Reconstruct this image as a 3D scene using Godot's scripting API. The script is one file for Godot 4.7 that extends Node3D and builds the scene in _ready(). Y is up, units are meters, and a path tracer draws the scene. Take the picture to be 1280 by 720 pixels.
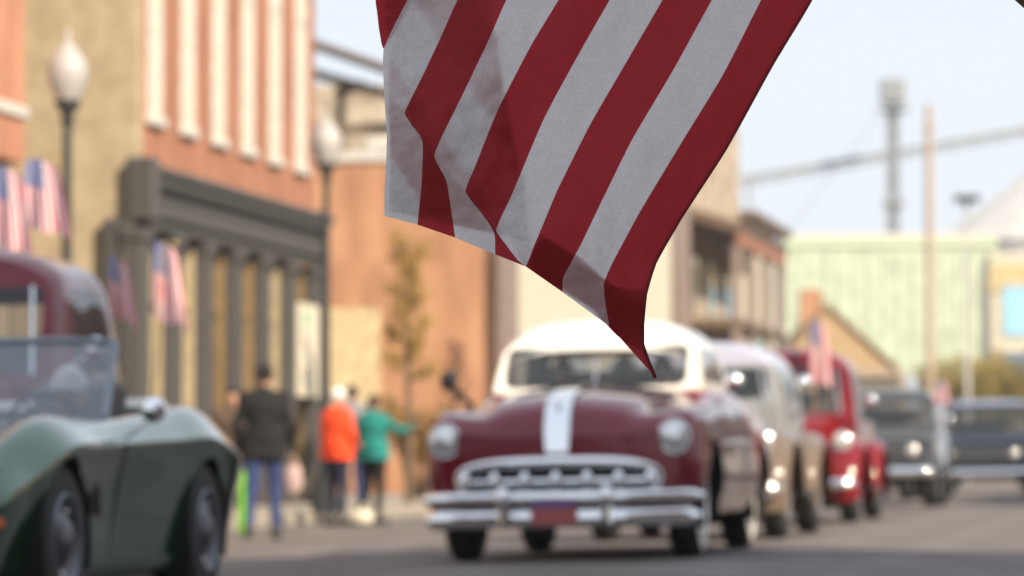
extends Node3D
# A small-town parade seen through a long lens: a flag hangs close to the camera, old cars roll up the street behind it.

# ---------------------------------------------------------------- camera numbers
const FOCAL := 4880.0            # focal length in pixels of a 1280 x 720 frame
const EYE := Vector3(0, 0.63, 0)
const YAW := 9.65
const PITCH := 2.57
var cam_basis := Basis.from_euler(Vector3(deg_to_rad(PITCH), deg_to_rad(YAW), 0))

# A pixel of the photograph gives a direction; the scale s (pixels per metre there) gives the distance.
func pt(px: float, py: float, s: float) -> Vector3:
	var d := FOCAL / s
	return EYE + cam_basis * Vector3((px - 640.0) / FOCAL * d, (360.0 - py) / FOCAL * d, -d)

func road_y(x: float) -> float:
	return -0.02 * absf(x + 3.0)

# ---------------------------------------------------------------- geometry collector
class Geo:
	var v := PackedVector3Array()
	var n := PackedVector3Array()
	var t := PackedVector2Array()
	var i := PackedInt32Array()
	func vert(p: Vector3, nn: Vector3, uv := Vector2.ZERO) -> int:
		v.append(p); n.append(nn); t.append(uv)
		return v.size() - 1
	func tri(a: int, b: int, c: int) -> void:
		var g := (v[c] - v[a]).cross(v[b] - v[a])
		if g.length_squared() < 1e-16: return
		i.append(a)
		if g.dot(n[a] + n[b] + n[c]) >= 0.0:
			i.append(b); i.append(c)
		else:
			i.append(c); i.append(b)
	func quad(a: Vector3, b: Vector3, c: Vector3, d: Vector3) -> void:
		var nn := (c - a).cross(b - a)
		if nn.length_squared() < 1e-14: nn = (d - a).cross(c - a)
		nn = nn.normalized()
		var w := (b - a).length()
		var h := (d - a).length()
		var k := vert(a, nn, Vector2(0, h)); vert(b, nn, Vector2(w, h)); vert(c, nn, Vector2(w, 0)); vert(d, nn, Vector2(0, 0))
		tri(k, k + 1, k + 2); tri(k, k + 2, k + 3)
	func poly(pts: Array) -> void:
		var nn := Vector3.ZERO
		for k in range(1, pts.size() - 1): nn += (pts[k + 1] - pts[0]).cross(pts[k] - pts[0])
		nn = nn.normalized()
		var k0 := v.size()
		for p in pts: vert(p, nn)
		for k in range(1, pts.size() - 1): tri(k0, k0 + k, k0 + k + 1)
	func box(c: Vector3, s: Vector3, b := Basis.IDENTITY) -> void:
		var h := s * 0.5
		for ax in 3:
			for sg in [-1.0, 1.0]:
				var nn := Vector3.ZERO; nn[ax] = sg
				var u := Vector3.ZERO; u[(ax + 1) % 3] = h[(ax + 1) % 3]
				var w := Vector3.ZERO; w[(ax + 2) % 3] = h[(ax + 2) % 3]
				var o := Vector3.ZERO; o[ax] = sg * h[ax]
				var k := vert(c + b * (o - u - w), b * nn, Vector2(0, 0))
				vert(c + b * (o + u - w), b * nn, Vector2(1, 0)); vert(c + b * (o + u + w), b * nn, Vector2(1, 1)); vert(c + b * (o - u + w), b * nn, Vector2(0, 1))
				tri(k, k + 1, k + 2); tri(k, k + 2, k + 3)
	func rbox(c: Vector3, s: Vector3, r: float, b := Basis.IDENTITY) -> void:   # box with chamfered edges
		var h := s * 0.5
		r = minf(r, minf(h.x, minf(h.y, h.z)) * 0.95)
		var q := h - Vector3(r, r, r)
		for ax in 3:
			var a1 := (ax + 1) % 3
			var a2 := (ax + 2) % 3
			for sg in [-1.0, 1.0]:
				var f := []
				for e in [[-1, -1], [1, -1], [1, 1], [-1, 1]]:
					var p := Vector3.ZERO
					p[ax] = sg * h[ax]; p[a1] = e[0] * q[a1]; p[a2] = e[1] * q[a2]
					f.append(c + b * p)
				var nn := Vector3.ZERO; nn[ax] = sg
				flat(f, b * nn)
			for s1 in [-1.0, 1.0]:
				for s2 in [-1.0, 1.0]:
					var f := []
					for e in [[0, -1], [0, 1], [1, 1], [1, -1]]:
						var p := Vector3.ZERO
						p[ax] = e[1] * q[ax]
						p[a1] = s1 * (h[a1] if e[0] == 0 else q[a1]); p[a2] = s2 * (q[a2] if e[0] == 0 else h[a2])
						f.append(c + b * p)
					var nn := Vector3.ZERO; nn[a1] = s1; nn[a2] = s2
					flat(f, b * nn.normalized())
		for sx in [-1.0, 1.0]:
			for sy in [-1.0, 1.0]:
				for sz in [-1.0, 1.0]:
					flat([c + b * Vector3(sx * h.x, sy * q.y, sz * q.z), c + b * Vector3(sx * q.x, sy * h.y, sz * q.z), c + b * Vector3(sx * q.x, sy * q.y, sz * h.z)], b * Vector3(sx, sy, sz).normalized())
	func flat(pts: Array, nn: Vector3) -> void:
		var k0 := v.size()
		for p in pts: vert(p, nn)
		for k in range(1, pts.size() - 1): tri(k0, k0 + k, k0 + k + 1)
	# smooth grid of points, rows x cols
	func grid(p: Array, uvs = null) -> void:
		var r := p.size()
		var c: int = p[0].size()
		var k0 := v.size()
		for a in r:
			for b in c:
				var du: Vector3 = p[mini(a + 1, r - 1)][b] - p[maxi(a - 1, 0)][b]
				var dv: Vector3 = p[a][mini(b + 1, c - 1)] - p[a][maxi(b - 1, 0)]
				if p[0][0].distance_squared_to(p[0][c - 1]) < 1e-10 and (b == 0 or b == c - 1): dv = p[a][1] - p[a][c - 2]
				var nn := dv.cross(du)
				if nn.length_squared() < 1e-18:
					var a2: int = clampi(a, 1, r - 2) if r > 2 else a
					var q := Vector3.ZERO
					for e in p[a2]: q += e
					nn = p[a][b] - q / c
				vert(p[a][b], nn.normalized(), Vector2(float(b) / (c - 1), float(a) / (r - 1)) if uvs == null else uvs[a][b])
		for a in r - 1:
			for b in c - 1:
				var k := k0 + a * c + b
				if ((v[k] - v[k + c + 1]).length_squared() < (v[k + 1] - v[k + c]).length_squared()):
					tri(k, k + 1, k + c + 1); tri(k, k + c + 1, k + c)
				else:
					tri(k, k + 1, k + c); tri(k + 1, k + c + 1, k + c)
	func tube(pts: Array, radii: Array, sides := 8, caps := true) -> void:
		var rows := []
		var m := pts.size()
		var prev := Vector3.ZERO
		for a in m:
			var dir: Vector3 = (pts[mini(a + 1, m - 1)] - pts[maxi(a - 1, 0)]).normalized()
			var x: Vector3 = prev
			if a == 0: x = (Vector3.RIGHT if absf(dir.x) < 0.8 else Vector3.UP)
			x = (x - dir * x.dot(dir)).normalized()
			prev = x
			var y := dir.cross(x)
			var row := []
			for b in sides + 1:
				var an := TAU * b / sides
				row.append(pts[a] + (x * cos(an) + y * sin(an)) * radii[a])
			rows.append(row)
		grid(rows)
		if caps:
			flat(rows[0].slice(0, sides), (pts[0] - pts[1]).normalized())
			flat(rows[m - 1].slice(0, sides), (pts[m - 1] - pts[m - 2]).normalized())
	# profile of (radius, height) turned about the y axis of b, smooth where neighbouring points are not doubled
	func lathe(prof: Array, segs: int, o := Vector3.ZERO, b := Basis.IDENTITY) -> void:
		var runs := [[]]
		for k in prof.size():
			if k > 0 and prof[k].distance_squared_to(prof[k - 1]) < 1e-12: runs.append([])
			runs[-1].append(prof[k])
		for run in runs:
			if run.size() < 2: continue
			var rows := []
			for q in run:
				var row := []
				for s in segs + 1:
					var an := TAU * s / segs
					row.append(o + b * Vector3(q.x * cos(an), q.y, q.x * sin(an)))
				rows.append(row)
			grid(rows)
	func ball(c: Vector3, r: Vector3, segs := 14, rings := 9) -> void:
		var rows := []
		for a in rings + 1:
			var th := PI * a / rings
			var row := []
			for s in segs + 1:
				var an := TAU * s / segs
				row.append(c + Vector3(sin(th) * cos(an) * r.x, cos(th) * r.y, sin(th) * sin(an) * r.z))
			rows.append(row)
		grid(rows)
	func add(o: Geo, x := Transform3D.IDENTITY) -> void:
		var k := v.size()
		for p in o.v: v.append(x * p)
		for q in o.n: n.append((x.basis * q).normalized())
		t.append_array(o.t)
		for q in o.i: i.append(q + k)
	func mesh(m: Material) -> ArrayMesh:
		var am := ArrayMesh.new()
		if i.is_empty(): return am
		var a := []
		a.resize(Mesh.ARRAY_MAX)
		a[Mesh.ARRAY_VERTEX] = v; a[Mesh.ARRAY_NORMAL] = n; a[Mesh.ARRAY_TEX_UV] = t; a[Mesh.ARRAY_INDEX] = i
		am.add_surface_from_arrays(Mesh.PRIMITIVE_TRIANGLES, a)
		am.surface_set_material(0, m)
		return am
	# the part of the surface where g(p) > 0 (or < 0)
	func clipped(g: Callable, positive := true) -> Geo:
		var o := Geo.new()
		var val := PackedFloat32Array()
		for p in v: val.append(g.call(p) if positive else -g.call(p))
		var map := {}
		for k in range(0, i.size(), 3):
			var ids := [i[k], i[k + 1], i[k + 2]]
			var inside := 0
			for q in ids: inside += 1 if val[q] > 0.0 else 0
			if inside == 0: continue
			var out := []
			for e in 3:
				var a: int = ids[e]
				var b: int = ids[(e + 1) % 3]
				if val[a] > 0.0:
					if not map.has(a): map[a] = o.vert(v[a], n[a], t[a])
					out.append(map[a])
				if (val[a] > 0.0) != (val[b] > 0.0):
					var key := Vector2i(mini(a, b), maxi(a, b))
					if not map.has(key):
						var f := val[a] / (val[a] - val[b])
						map[key] = o.vert(v[a].lerp(v[b], f), n[a].lerp(n[b], f).normalized(), t[a].lerp(t[b], f))
					out.append(map[key])
			for e in range(1, out.size() - 1): o.tri(out[0], out[e], out[e + 1])
		return o

# ---------------------------------------------------------------- things, parts, names
var used := {}
func numbered(called: String) -> String:
	used[called] = used.get(called, 0) + 1
	return called if used[called] == 1 else "%s_%03d" % [called, used[called] - 1]
func thing(called: String, label: String, category: String, at := Vector3.ZERO, turn := 0.0, group := "") -> Node3D:
	var o := Node3D.new()
	o.name = numbered(called)
	add_child(o)
	o.position = at; o.rotation.y = turn
	o.set_meta("label", label); o.set_meta("category", category)
	if group: o.set_meta("group", group)
	return o
func part(called: String, g: Geo, m: Material, parent: Node3D, kind := "") -> MeshInstance3D:
	var o := MeshInstance3D.new()
	o.name = called
	o.mesh = g.mesh(m)
	parent.add_child(o, true)
	if kind: o.set_meta("kind", kind)
	return o
func part_mesh(called: String, me: Mesh, parent: Node3D, at: Vector3, b := Basis.IDENTITY) -> MeshInstance3D:
	var o := MeshInstance3D.new()
	o.name = called
	o.mesh = me
	o.transform = Transform3D(b, at)
	parent.add_child(o, true)
	return o
func structure(called: String, g: Geo, m: Material) -> MeshInstance3D:
	var o := MeshInstance3D.new()
	o.name = numbered(called)
	o.mesh = g.mesh(m)
	add_child(o)
	o.set_meta("kind", "structure")
	return o

# ---------------------------------------------------------------- materials (colours below are linear reflectances)
var M := {}
func col(r: float, g: float, b: float) -> Color:
	return Color(r, g, b).linear_to_srgb()
func mat(called: String, r: float, g: float, b: float, rough := 0.8, metal := 0.0) -> StandardMaterial3D:
	var m := StandardMaterial3D.new()
	m.resource_name = called
	m.albedo_color = col(r, g, b)
	m.roughness = rough; m.metallic = metal
	M[called] = m
	return m
func paint(called: String, r: float, g: float, b: float, rough := 0.35) -> StandardMaterial3D:
	var m := mat(called, r, g, b, rough)
	m.metallic_specular = 0.2
	m.clearcoat_enabled = true; m.clearcoat = 1.0; m.clearcoat_roughness = 0.04
	return m
func noise_image(seed_: int, freq: float, size: int, lo: Color, hi: Color, octaves := 4, stretch := 1) -> ImageTexture:
	var fn := FastNoiseLite.new()
	fn.seed = seed_; fn.frequency = freq; fn.noise_type = FastNoiseLite.TYPE_SIMPLEX_SMOOTH
	fn.fractal_octaves = octaves
	var im := fn.get_seamless_image(size, size / stretch)
	im.resize(size, size)
	im.convert(Image.FORMAT_RGB8)
	var out := Image.create(size, size, false, Image.FORMAT_RGB8)
	for y in size:
		for x in size:
			out.set_pixel(x, y, lo.lerp(hi, im.get_pixel(x, y).r))
	return ImageTexture.create_from_image(out)
# noise for tint (albedo) and for relief, laid on in world space
func weathered(m: StandardMaterial3D, tex: Texture2D, per_metre: float, relief: Texture2D = null, cm := 0.3) -> StandardMaterial3D:
	m.albedo_texture = tex
	m.uv1_triplanar = true; m.uv1_world_triplanar = true
	m.uv1_scale = Vector3.ONE * per_metre
	if relief:
		m.heightmap_enabled = true; m.heightmap_texture = relief; m.heightmap_scale = cm
	return m
func glass(called: String, r: float, g: float, b: float, alpha: float) -> StandardMaterial3D:
	var m := mat(called, r, g, b, 0.02)
	m.transparency = BaseMaterial3D.TRANSPARENCY_ALPHA
	m.albedo_color.a = alpha
	return m

# ---------------------------------------------------------------- lofts
func hermite(xs: Array, ys: Array, x: float):
	var m := xs.size()
	var k := 0
	while k < m - 2 and x > xs[k + 1]: k += 1
	var h: float = xs[k + 1] - xs[k]
	var t := clampf((x - xs[k]) / h, 0, 1)
	var d := []
	for j in [k, k + 1]:
		if j == 0: d.append((ys[1] - ys[0]) / (xs[1] - xs[0]))
		elif j == m - 1: d.append((ys[j] - ys[j - 1]) / (xs[j] - xs[j - 1]))
		else: d.append((ys[j + 1] - ys[j - 1]) / (xs[j + 1] - xs[j - 1]))
	var t2 := t * t
	var t3 := t2 * t
	return ys[k] * (2 * t3 - 3 * t2 + 1) + d[0] * (h * (t3 - 2 * t2 + t)) + ys[k + 1] * (-2 * t3 + 3 * t2) + d[1] * (h * (t3 - t2))
func smooth_line(p: Array, sub: int) -> Array:      # Catmull-Rom through 2D or 3D points
	var out := []
	for k in p.size() - 1:
		var a = p[maxi(k - 1, 0)]
		var d = p[mini(k + 2, p.size() - 1)]
		for s in sub: out.append(p[k].cubic_interpolate(p[k + 1], a, d, float(s) / sub))
	out.append(p[-1])
	return out
# stations: [distance behind the front, half profile from sill to crown (x, y)]
func loft(stations: Array, step := 0.06, sub_p := 4, cap_front := true, cap_rear := true) -> Geo:
	var g := Geo.new()
	var ds := []
	var cols := []
	var kn: int = stations[0][1].size()
	for s in stations: ds.append(float(s[0]))
	for k in kn:
		var c := []
		for s in stations: c.append(s[1][k])
		cols.append(c)
	var where := []
	for k in ds.size() - 1:
		var m := maxi(1, int(ceil((ds[k + 1] - ds[k]) / step)))
		for q in m: where.append(lerpf(ds[k], ds[k + 1], float(q) / m))
	where.append(ds[-1])
	var rows := []
	for d in where:
		var half := []
		for k in kn: half.append(hermite(ds, cols[k], d))
		half = smooth_line(half, sub_p)
		var row := []
		for q in half: row.append(Vector3(maxf(q.x, 0.0), q.y, -d))
		for q in range(half.size() - 2, -1, -1): row.append(Vector3(-maxf(half[q].x, 0.0), half[q].y, -d))
		rows.append(row)
	g.grid(rows)
	for e in [[cap_front, rows[0], 1.0], [cap_rear, rows[-1], -1.0]]:
		if not e[0]: continue
		var row: Array = e[1]
		var c := Vector3(0, (row[0].y + row[row.size() / 2].y) * 0.5, row[0].z)
		var rings := []
		var n := 10
		for r in n + 1:
			var rr := []
			for p in row + [row[0]]: rr.append(p.lerp(c, float(r) / n))
			rings.append(rr)
		var cg := Geo.new()
		cg.grid(rings)
		for k in cg.n.size(): cg.n[k] = Vector3(0, 0, e[2])
		var fixed := Geo.new()
		for k in cg.v.size(): fixed.vert(cg.v[k], cg.n[k])
		for k in range(0, cg.i.size(), 3): fixed.tri(cg.i[k], cg.i[k + 1], cg.i[k + 2])
		g.add(fixed)
	return g
func rect(x: float, y: float, cx: float, cy: float, hx: float, hy: float, r: float) -> float:   # signed distance to a rounded rectangle
	var qx := absf(x - cx) - hx + r
	var qy := absf(y - cy) - hy + r
	return Vector2(maxf(qx, 0), maxf(qy, 0)).length() + minf(maxf(qx, qy), 0.0) - r
func raked(g: Geo, y0: float, d0: float, d1: float, front: float, rear: float) -> Geo:
	for k in g.v.size():
		var p := g.v[k]
		var t := clampf((-p.z - d0) / (d1 - d0), 0, 1)
		var s := lerpf(front, -rear, t)
		g.v[k] = Vector3(p.x, p.y, p.z - maxf(p.y - y0, 0.0) * s)
		var q := g.n[k]
		if p.y > y0: g.n[k] = Vector3(q.x, q.y + s * q.z, q.z).normalized()
	return g

# ---------------------------------------------------------------- wheels and lamps
const OUT_R := Basis(Vector3(0, -1, 0), Vector3(1, 0, 0), Vector3(0, 0, 1))       # lathe axis y -> +x
const OUT_L := Basis(Vector3(0, 1, 0), Vector3(-1, 0, 0), Vector3(0, 0, 1))       # lathe axis y -> -x
const OUT_F := Basis(Vector3(1, 0, 0), Vector3(0, 0, 1), Vector3(0, -1, 0))       # lathe axis y -> +z
func wheel(car: Node3D, x: float, d: float, r: float, w: float, white := false, hub: Material = null, rim_r := 0.0) -> void:
	var at := Vector3(x, r, -d)
	var b := OUT_R if x > 0 else OUT_L
	var rr := rim_r if rim_r > 0 else r * 0.57
	var g := Geo.new()
	g.lathe([Vector2(rr, -w * 0.5), Vector2(r * 0.86, -w * 0.52), Vector2(r * 0.97, -w * 0.42), Vector2(r, -w * 0.25), Vector2(r, w * 0.25), Vector2(r * 0.97, w * 0.42), Vector2(r * 0.86, w * 0.52), Vector2(rr, w * 0.5), Vector2(rr, w * 0.5), Vector2(rr * 0.96, w * 0.3), Vector2(rr * 0.96, -w * 0.3), Vector2(rr, -w * 0.5)], 32, at, b)
	var o := part("wheel", g, M.rubber, car)
	var h := Geo.new()
	h.lathe([Vector2(rr * 0.99, w * 0.48), Vector2(rr * 0.93, w * 0.52), Vector2(rr * 0.86, w * 0.42), Vector2(rr * 0.62, w * 0.36), Vector2(rr * 0.55, w * 0.46), Vector2(rr * 0.34, w * 0.58), Vector2(0.001, w * 0.64)], 28, at, b)
	part("hubcap", h, hub if hub else M.chrome, o)
	var tr := Geo.new()
	tr.lathe([Vector2(rr * 1.02, w * 0.50), Vector2(rr * 1.0, w * 0.545), Vector2(rr * 0.97, w * 0.545), Vector2(rr * 0.95, w * 0.5)], 28, at, b)
	part("trim_ring", tr, M.dark_steel if hub == M.get("dark_rim") else M.chrome, o)
	for q in 5:
		var k := Geo.new()
		var an := TAU * q / 5.0
		k.lathe([Vector2(rr * 0.07, w * 0.35), Vector2(rr * 0.07, w * 0.43), Vector2(0.001, w * 0.45)], 8, at + b * Vector3(cos(an) * rr * 0.74, 0, sin(an) * rr * 0.74), b)
		part("wheel_nut", k, M.chrome, o)
	if white:
		var q := Geo.new()
		q.lathe([Vector2(rr * 1.01, w * 0.505), Vector2(rr * 1.12, w * 0.53), Vector2(r * 0.84, w * 0.532), Vector2(r * 0.87, w * 0.52)], 32, at, b)
		part("whitewall", q, M.whitewall, o)
func headlamp(car: Node3D, at: Vector3, r: float, depth := 0.1, body: Material = null) -> void:
	var g := Geo.new()
	g.lathe([Vector2(0.001, -depth), Vector2(r * 0.6, -depth * 0.8), Vector2(r * 0.95, -depth * 0.25), Vector2(r * 1.12, 0.0), Vector2(r * 1.16, 0.02), Vector2(r * 1.1, 0.035), Vector2(r, 0.03)], 24, at, OUT_F)
	var o := part("headlight", g, body if body else M.chrome, car)
	var l := Geo.new()
	l.lathe([Vector2(r * 1.0, 0.026), Vector2(r * 0.8, 0.042), Vector2(r * 0.4, 0.054), Vector2(0.001, 0.058)], 24, at, OUT_F)
	part("lens", l, M.lamp_glass, o)
func arch(d: float, r: float, y: float, inner: float) -> Callable:
	return func(p: Vector3) -> float:
		var q := Vector2(p.z + d, p.y - y).length() - r
		return maxf(q, inner - absf(p.x))
func well(car: Node3D, d: float, r: float, y: float, half: float, depth := 0.34) -> void:     # dark inside of a wheel arch, both sides
	for s in [-1.0, 1.0]:
		var g := Geo.new()
		var rows := []
		for e in [half, half - depth]:
			var row := []
			for k in 17:
				var an := PI * (k / 16.0) * 1.24 - 0.12 * PI
				row.append(Vector3(s * e, maxf(y + sin(an) * r, 0.2), -d + cos(an) * r))
			rows.append(row)
		g.grid(rows)
		var f := []
		for p in rows[1]: f.append(p)
		g.flat(f, Vector3(s, 0, 0))
		part("wheel_well", g, M.underside, car)
func mirror_arm(car: Node3D, a: Vector3, b: Vector3, r: float) -> void:
	var g := Geo.new()
	g.tube([a, a.lerp(b, 0.5) + Vector3(0, 0.015, 0), b], [0.011, 0.01, 0.01], 6)
	g.lathe([Vector2(0.001, -0.045), Vector2(r * 0.6, -0.035), Vector2(r, -0.005), Vector2(r, 0.008), Vector2(r * 0.9, 0.012), Vector2(0.001, 0.012)], 16, b + Vector3(0, 0.03, 0), Basis(Vector3(1, 0, 0), Vector3(0, 0, -1), Vector3(0, 1, 0)))
	part("side_mirror", g, M.chrome, car)
func bench_seat(car: Node3D, d: float, w: float, y: float, m: Material, back := 0.55) -> void:
	var g := Geo.new()
	g.rbox(Vector3(0, y, -d), Vector3(w, 0.2, 0.5), 0.06)
	g.rbox(Vector3(0, y + 0.1 + back * 0.5, -d - 0.3), Vector3(w, back, 0.16), 0.06, Basis(Vector3.RIGHT, 0.2 * -1.0))
	part("seat", g, m, car)
func steering(car: Node3D, at: Vector3, r: float) -> void:
	var g := Geo.new()
	var b := Basis(Vector3.RIGHT, -1.0)
	var ring := []
	for k in 25: ring.append(at + b * Vector3(cos(TAU * k / 24.0) * r, 0, sin(TAU * k / 24.0) * r))
	var rad := []
	rad.resize(25); rad.fill(0.012)
	g.tube(ring, rad, 6, false)
	for k in 3: g.tube([at, at + b * Vector3(cos(TAU * k / 3.0) * r, 0, sin(TAU * k / 3.0) * r)], [0.012, 0.01], 5)
	g.tube([at, at + b * Vector3(0, -0.4, 0)], [0.025, 0.025], 7)
	part("steering_wheel", g, M.black_trim, car)
func roll_of(x: float) -> float:
	return 0.02 if x < -3.0 else -0.02
func car_at(called: String, label: String, category: String, x: float, d: float, turn := 0.0, group := "") -> Node3D:
	var o := thing(called, label, category, Vector3(x, road_y(x), -d), turn, group)
	o.rotation.z = roll_of(x)
	return o
# greenhouse: cabin shell with windows cut out and glass set in. win: list of [kind, centre a, centre y, half a, half y]
func cabin(car: Node3D, st: Array, body: Material, y0: float, front: float, rear: float, wins: Array, called := "cabin", roof_y := 9.0, roof_mat: Material = null) -> void:
	var g := loft(st, 0.05, 5)
	var d0: float = st[0][0]
	var d1: float = st[-1][0]
	var shell := g
	var panes := []
	for w in wins:
		var f: Callable
		if w[0] == "front": f = func(p: Vector3) -> float: return maxf(rect(p.x, p.y, w[1], w[2], w[3], w[4], 0.05), -p.z - (d0 + 0.16))
		elif w[0] == "rear": f = func(p: Vector3) -> float: return maxf(rect(p.x, p.y, w[1], w[2], w[3], w[4], 0.05), p.z + (d1 - 0.16))
		else: f = func(p: Vector3) -> float: return maxf(rect(-p.z, p.y, w[1], w[2], w[3], w[4], 0.05), 0.3 - absf(p.x))
		panes.append([w[0], shell.clipped(f, false)])
		shell = shell.clipped(f, true)
	if roof_mat:
		var top := shell.clipped(func(p: Vector3) -> float: return p.y - roof_y, true)
		shell = shell.clipped(func(p: Vector3) -> float: return p.y - roof_y, false)
		part("roof", raked(top, y0, d0, d1, front, rear), roof_mat, car)
	part(called, raked(shell, y0, d0, d1, front, rear), body, car)
	for q in panes:
		if q[0] == "side":
			for s in [1.0, -1.0]:
				var h: Geo = q[1].clipped(func(p: Vector3) -> float: return p.x * s, true)
				part("side_window", raked(h, y0, d0, d1, front, rear), M.car_glass, car)
		else: part("windshield" if q[0] == "front" else "rear_window", raked(q[1], y0, d0, d1, front, rear), M.car_glass, car)
func scaled(prof: Array, k: float, dy := 0.0) -> Array:
	var o := []
	for p in prof: o.append(Vector2(p.x * k, p.y + dy))
	return o
func V(a: Array) -> Array:         # flat list of numbers to points
	var o := []
	for k in range(0, a.size(), 2): o.append(Vector2(a[k], a[k + 1]))
	return o

# ---------------------------------------------------------------- people
# bones: [a, b, radius a, radius b]; the surface is the smooth union of tapered capsules, meshed as surface nets
func net(bones: Array, h: float, k: float, zs := 1.0) -> Geo:
	var lo := Vector3.INF
	var hi := -Vector3.INF
	var A := PackedVector3Array()
	var D := PackedVector3Array()
	var RA := PackedFloat32Array()
	var RD := PackedFloat32Array()
	var IL := PackedFloat32Array()
	for b in bones:
		var a: Vector3 = b[0] * Vector3(1, 1, zs)
		var c: Vector3 = b[1] * Vector3(1, 1, zs)
		A.append(a); D.append(c - a); RA.append(b[2]); RD.append(b[3] - b[2]); IL.append(1.0 / maxf((c - a).length_squared(), 1e-9))
		var m := maxf(b[2], b[3]) + h * 2.0
		lo = lo.min(a.min(c) - Vector3.ONE * m); hi = hi.max(a.max(c) + Vector3.ONE * m)
	var nx := int((hi.x - lo.x) / h) + 2
	var ny := int((hi.y - lo.y) / h) + 2
	var nz := int((hi.z - lo.z) / h) + 2
	var nb := A.size()
	var val := PackedFloat32Array()
	val.resize(nx * ny * nz); val.fill(1.0)
	var B := 4
	var reach := h * B * 0.9 + k
	for bz in range(0, nz, B):
		for by in range(0, ny, B):
			for bx in range(0, nx, B):
				var c := lo + Vector3(bx + B * 0.5, by + B * 0.5, bz + B * 0.5) * h
				var near := PackedInt32Array()
				for q in nb:
					var pa := c - A[q]
					var t := clampf(pa.dot(D[q]) * IL[q], 0, 1)
					if (pa - D[q] * t).length() - RA[q] - RD[q] * t < reach + k: near.append(q)
				if near.is_empty(): continue
				for z in range(bz, mini(bz + B, nz)):
					for y in range(by, mini(by + B, ny)):
						for x in range(bx, mini(bx + B, nx)):
							var p := lo + Vector3(x, y, z) * h
							var d := 1.0
							for q in near:
								var pa := p - A[q]
								var t := clampf(pa.dot(D[q]) * IL[q], 0, 1)
								var e := (pa - D[q] * t).length() - RA[q] - RD[q] * t
								var m := maxf(k - absf(d - e), 0.0)
								d = minf(d, e) - m * m / (4.0 * k)
							val[x + nx * (y + ny * z)] = d
	var g := Geo.new()
	var idx := {}
	var sx := 1
	var sy := nx
	var sz := nx * ny
	var corner := [0, sx, sy, sx + sy, sz, sz + sx, sz + sy, sz + sy + sx]
	for z in nz - 1:
		for y in ny - 1:
			for x in nx - 1:
				var o := x + nx * (y + ny * z)
				var first := val[o] < 0
				var mixed := false
				for c in 7:
					if (val[o + corner[c + 1]] < 0) != first:
						mixed = true
						break
				if not mixed: continue
				var sum := Vector3.ZERO
				var cnt := 0
				for c in 8:
					for ax in 3:
						if c & (1 << ax): continue
						var v0 := val[o + corner[c]]
						var v1 := val[o + corner[c | (1 << ax)]]
						if (v0 < 0) == (v1 < 0): continue
						var q := Vector3(c & 1, (c >> 1) & 1, (c >> 2) & 1)
						q[ax] += v0 / (v0 - v1)
						sum += q; cnt += 1
				var gr := Vector3(val[o + sx] - val[o], val[o + sy] - val[o], val[o + sz] - val[o]) + Vector3(val[o + corner[7]] - val[o + corner[6]], val[o + corner[7]] - val[o + corner[5]], val[o + corner[7]] - val[o + corner[3]])
				gr.z *= zs
				idx[o] = g.vert((lo + (Vector3(x, y, z) + sum / cnt) * h) * Vector3(1, 1, 1.0 / zs), gr.normalized())
	var st := [sx, sy, sz]
	for o in idx:
		for ax in 3:
			var e0: int = o + corner[7] - st[ax]
			# edge from corner 7-st to corner 7 of this cell, shared with the three next cells
			if (val[e0] < 0) == (val[o + corner[7]] < 0): continue
			var u: int = st[(ax + 1) % 3]
			var w: int = st[(ax + 2) % 3]
			if idx.has(o + u) and idx.has(o + w) and idx.has(o + u + w):
				g.tri(idx[o], idx[o + u], idx[o + u + w]); g.tri(idx[o], idx[o + u + w], idx[o + w])
	return g
func head_geo(g: Geo, c: Vector3, turn: float, s := 1.0) -> void:
	var rows := []
	var b := Basis(Vector3.UP, turn)
	for a in 25:
		var th := PI * a / 24.0
		var row := []
		for q in 33:
			var an := TAU * q / 32.0
			var p := Vector3(sin(th) * sin(an) * 0.078, cos(th) * 0.118, sin(th) * cos(an) * 0.098)
			if p.y < -0.02: p.x *= 1.0 - 1.9 * absf(p.y + 0.02); p.z += 0.012 * (-p.y - 0.02) / 0.1
			if p.z < 0 and p.y < -0.03: p.z *= 0.72
			p.z += 0.026 * exp(-pow(p.x / 0.013, 2) - pow((p.y + 0.022) / 0.024, 2)) * (1.0 if p.z > 0 else 0.0)
			p.z += 0.008 * exp(-pow(p.x / 0.026, 2) - pow((p.y + 0.062) / 0.012, 2)) * (1.0 if p.z > 0 else 0.0)
			p.z -= 0.011 * exp(-pow((absf(p.x) - 0.032) / 0.015, 2) - pow((p.y - 0.008) / 0.013, 2)) * (1.0 if p.z > 0 else 0.0)
			row.append(c + b * p * s)
		rows.append(row)
	g.grid(rows)
	for e in [-1.0, 1.0]: g.ball(c + b * Vector3(e * 0.08, -0.005, -0.012) * s, Vector3(0.012, 0.03, 0.02) * s, 8, 6)
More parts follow.
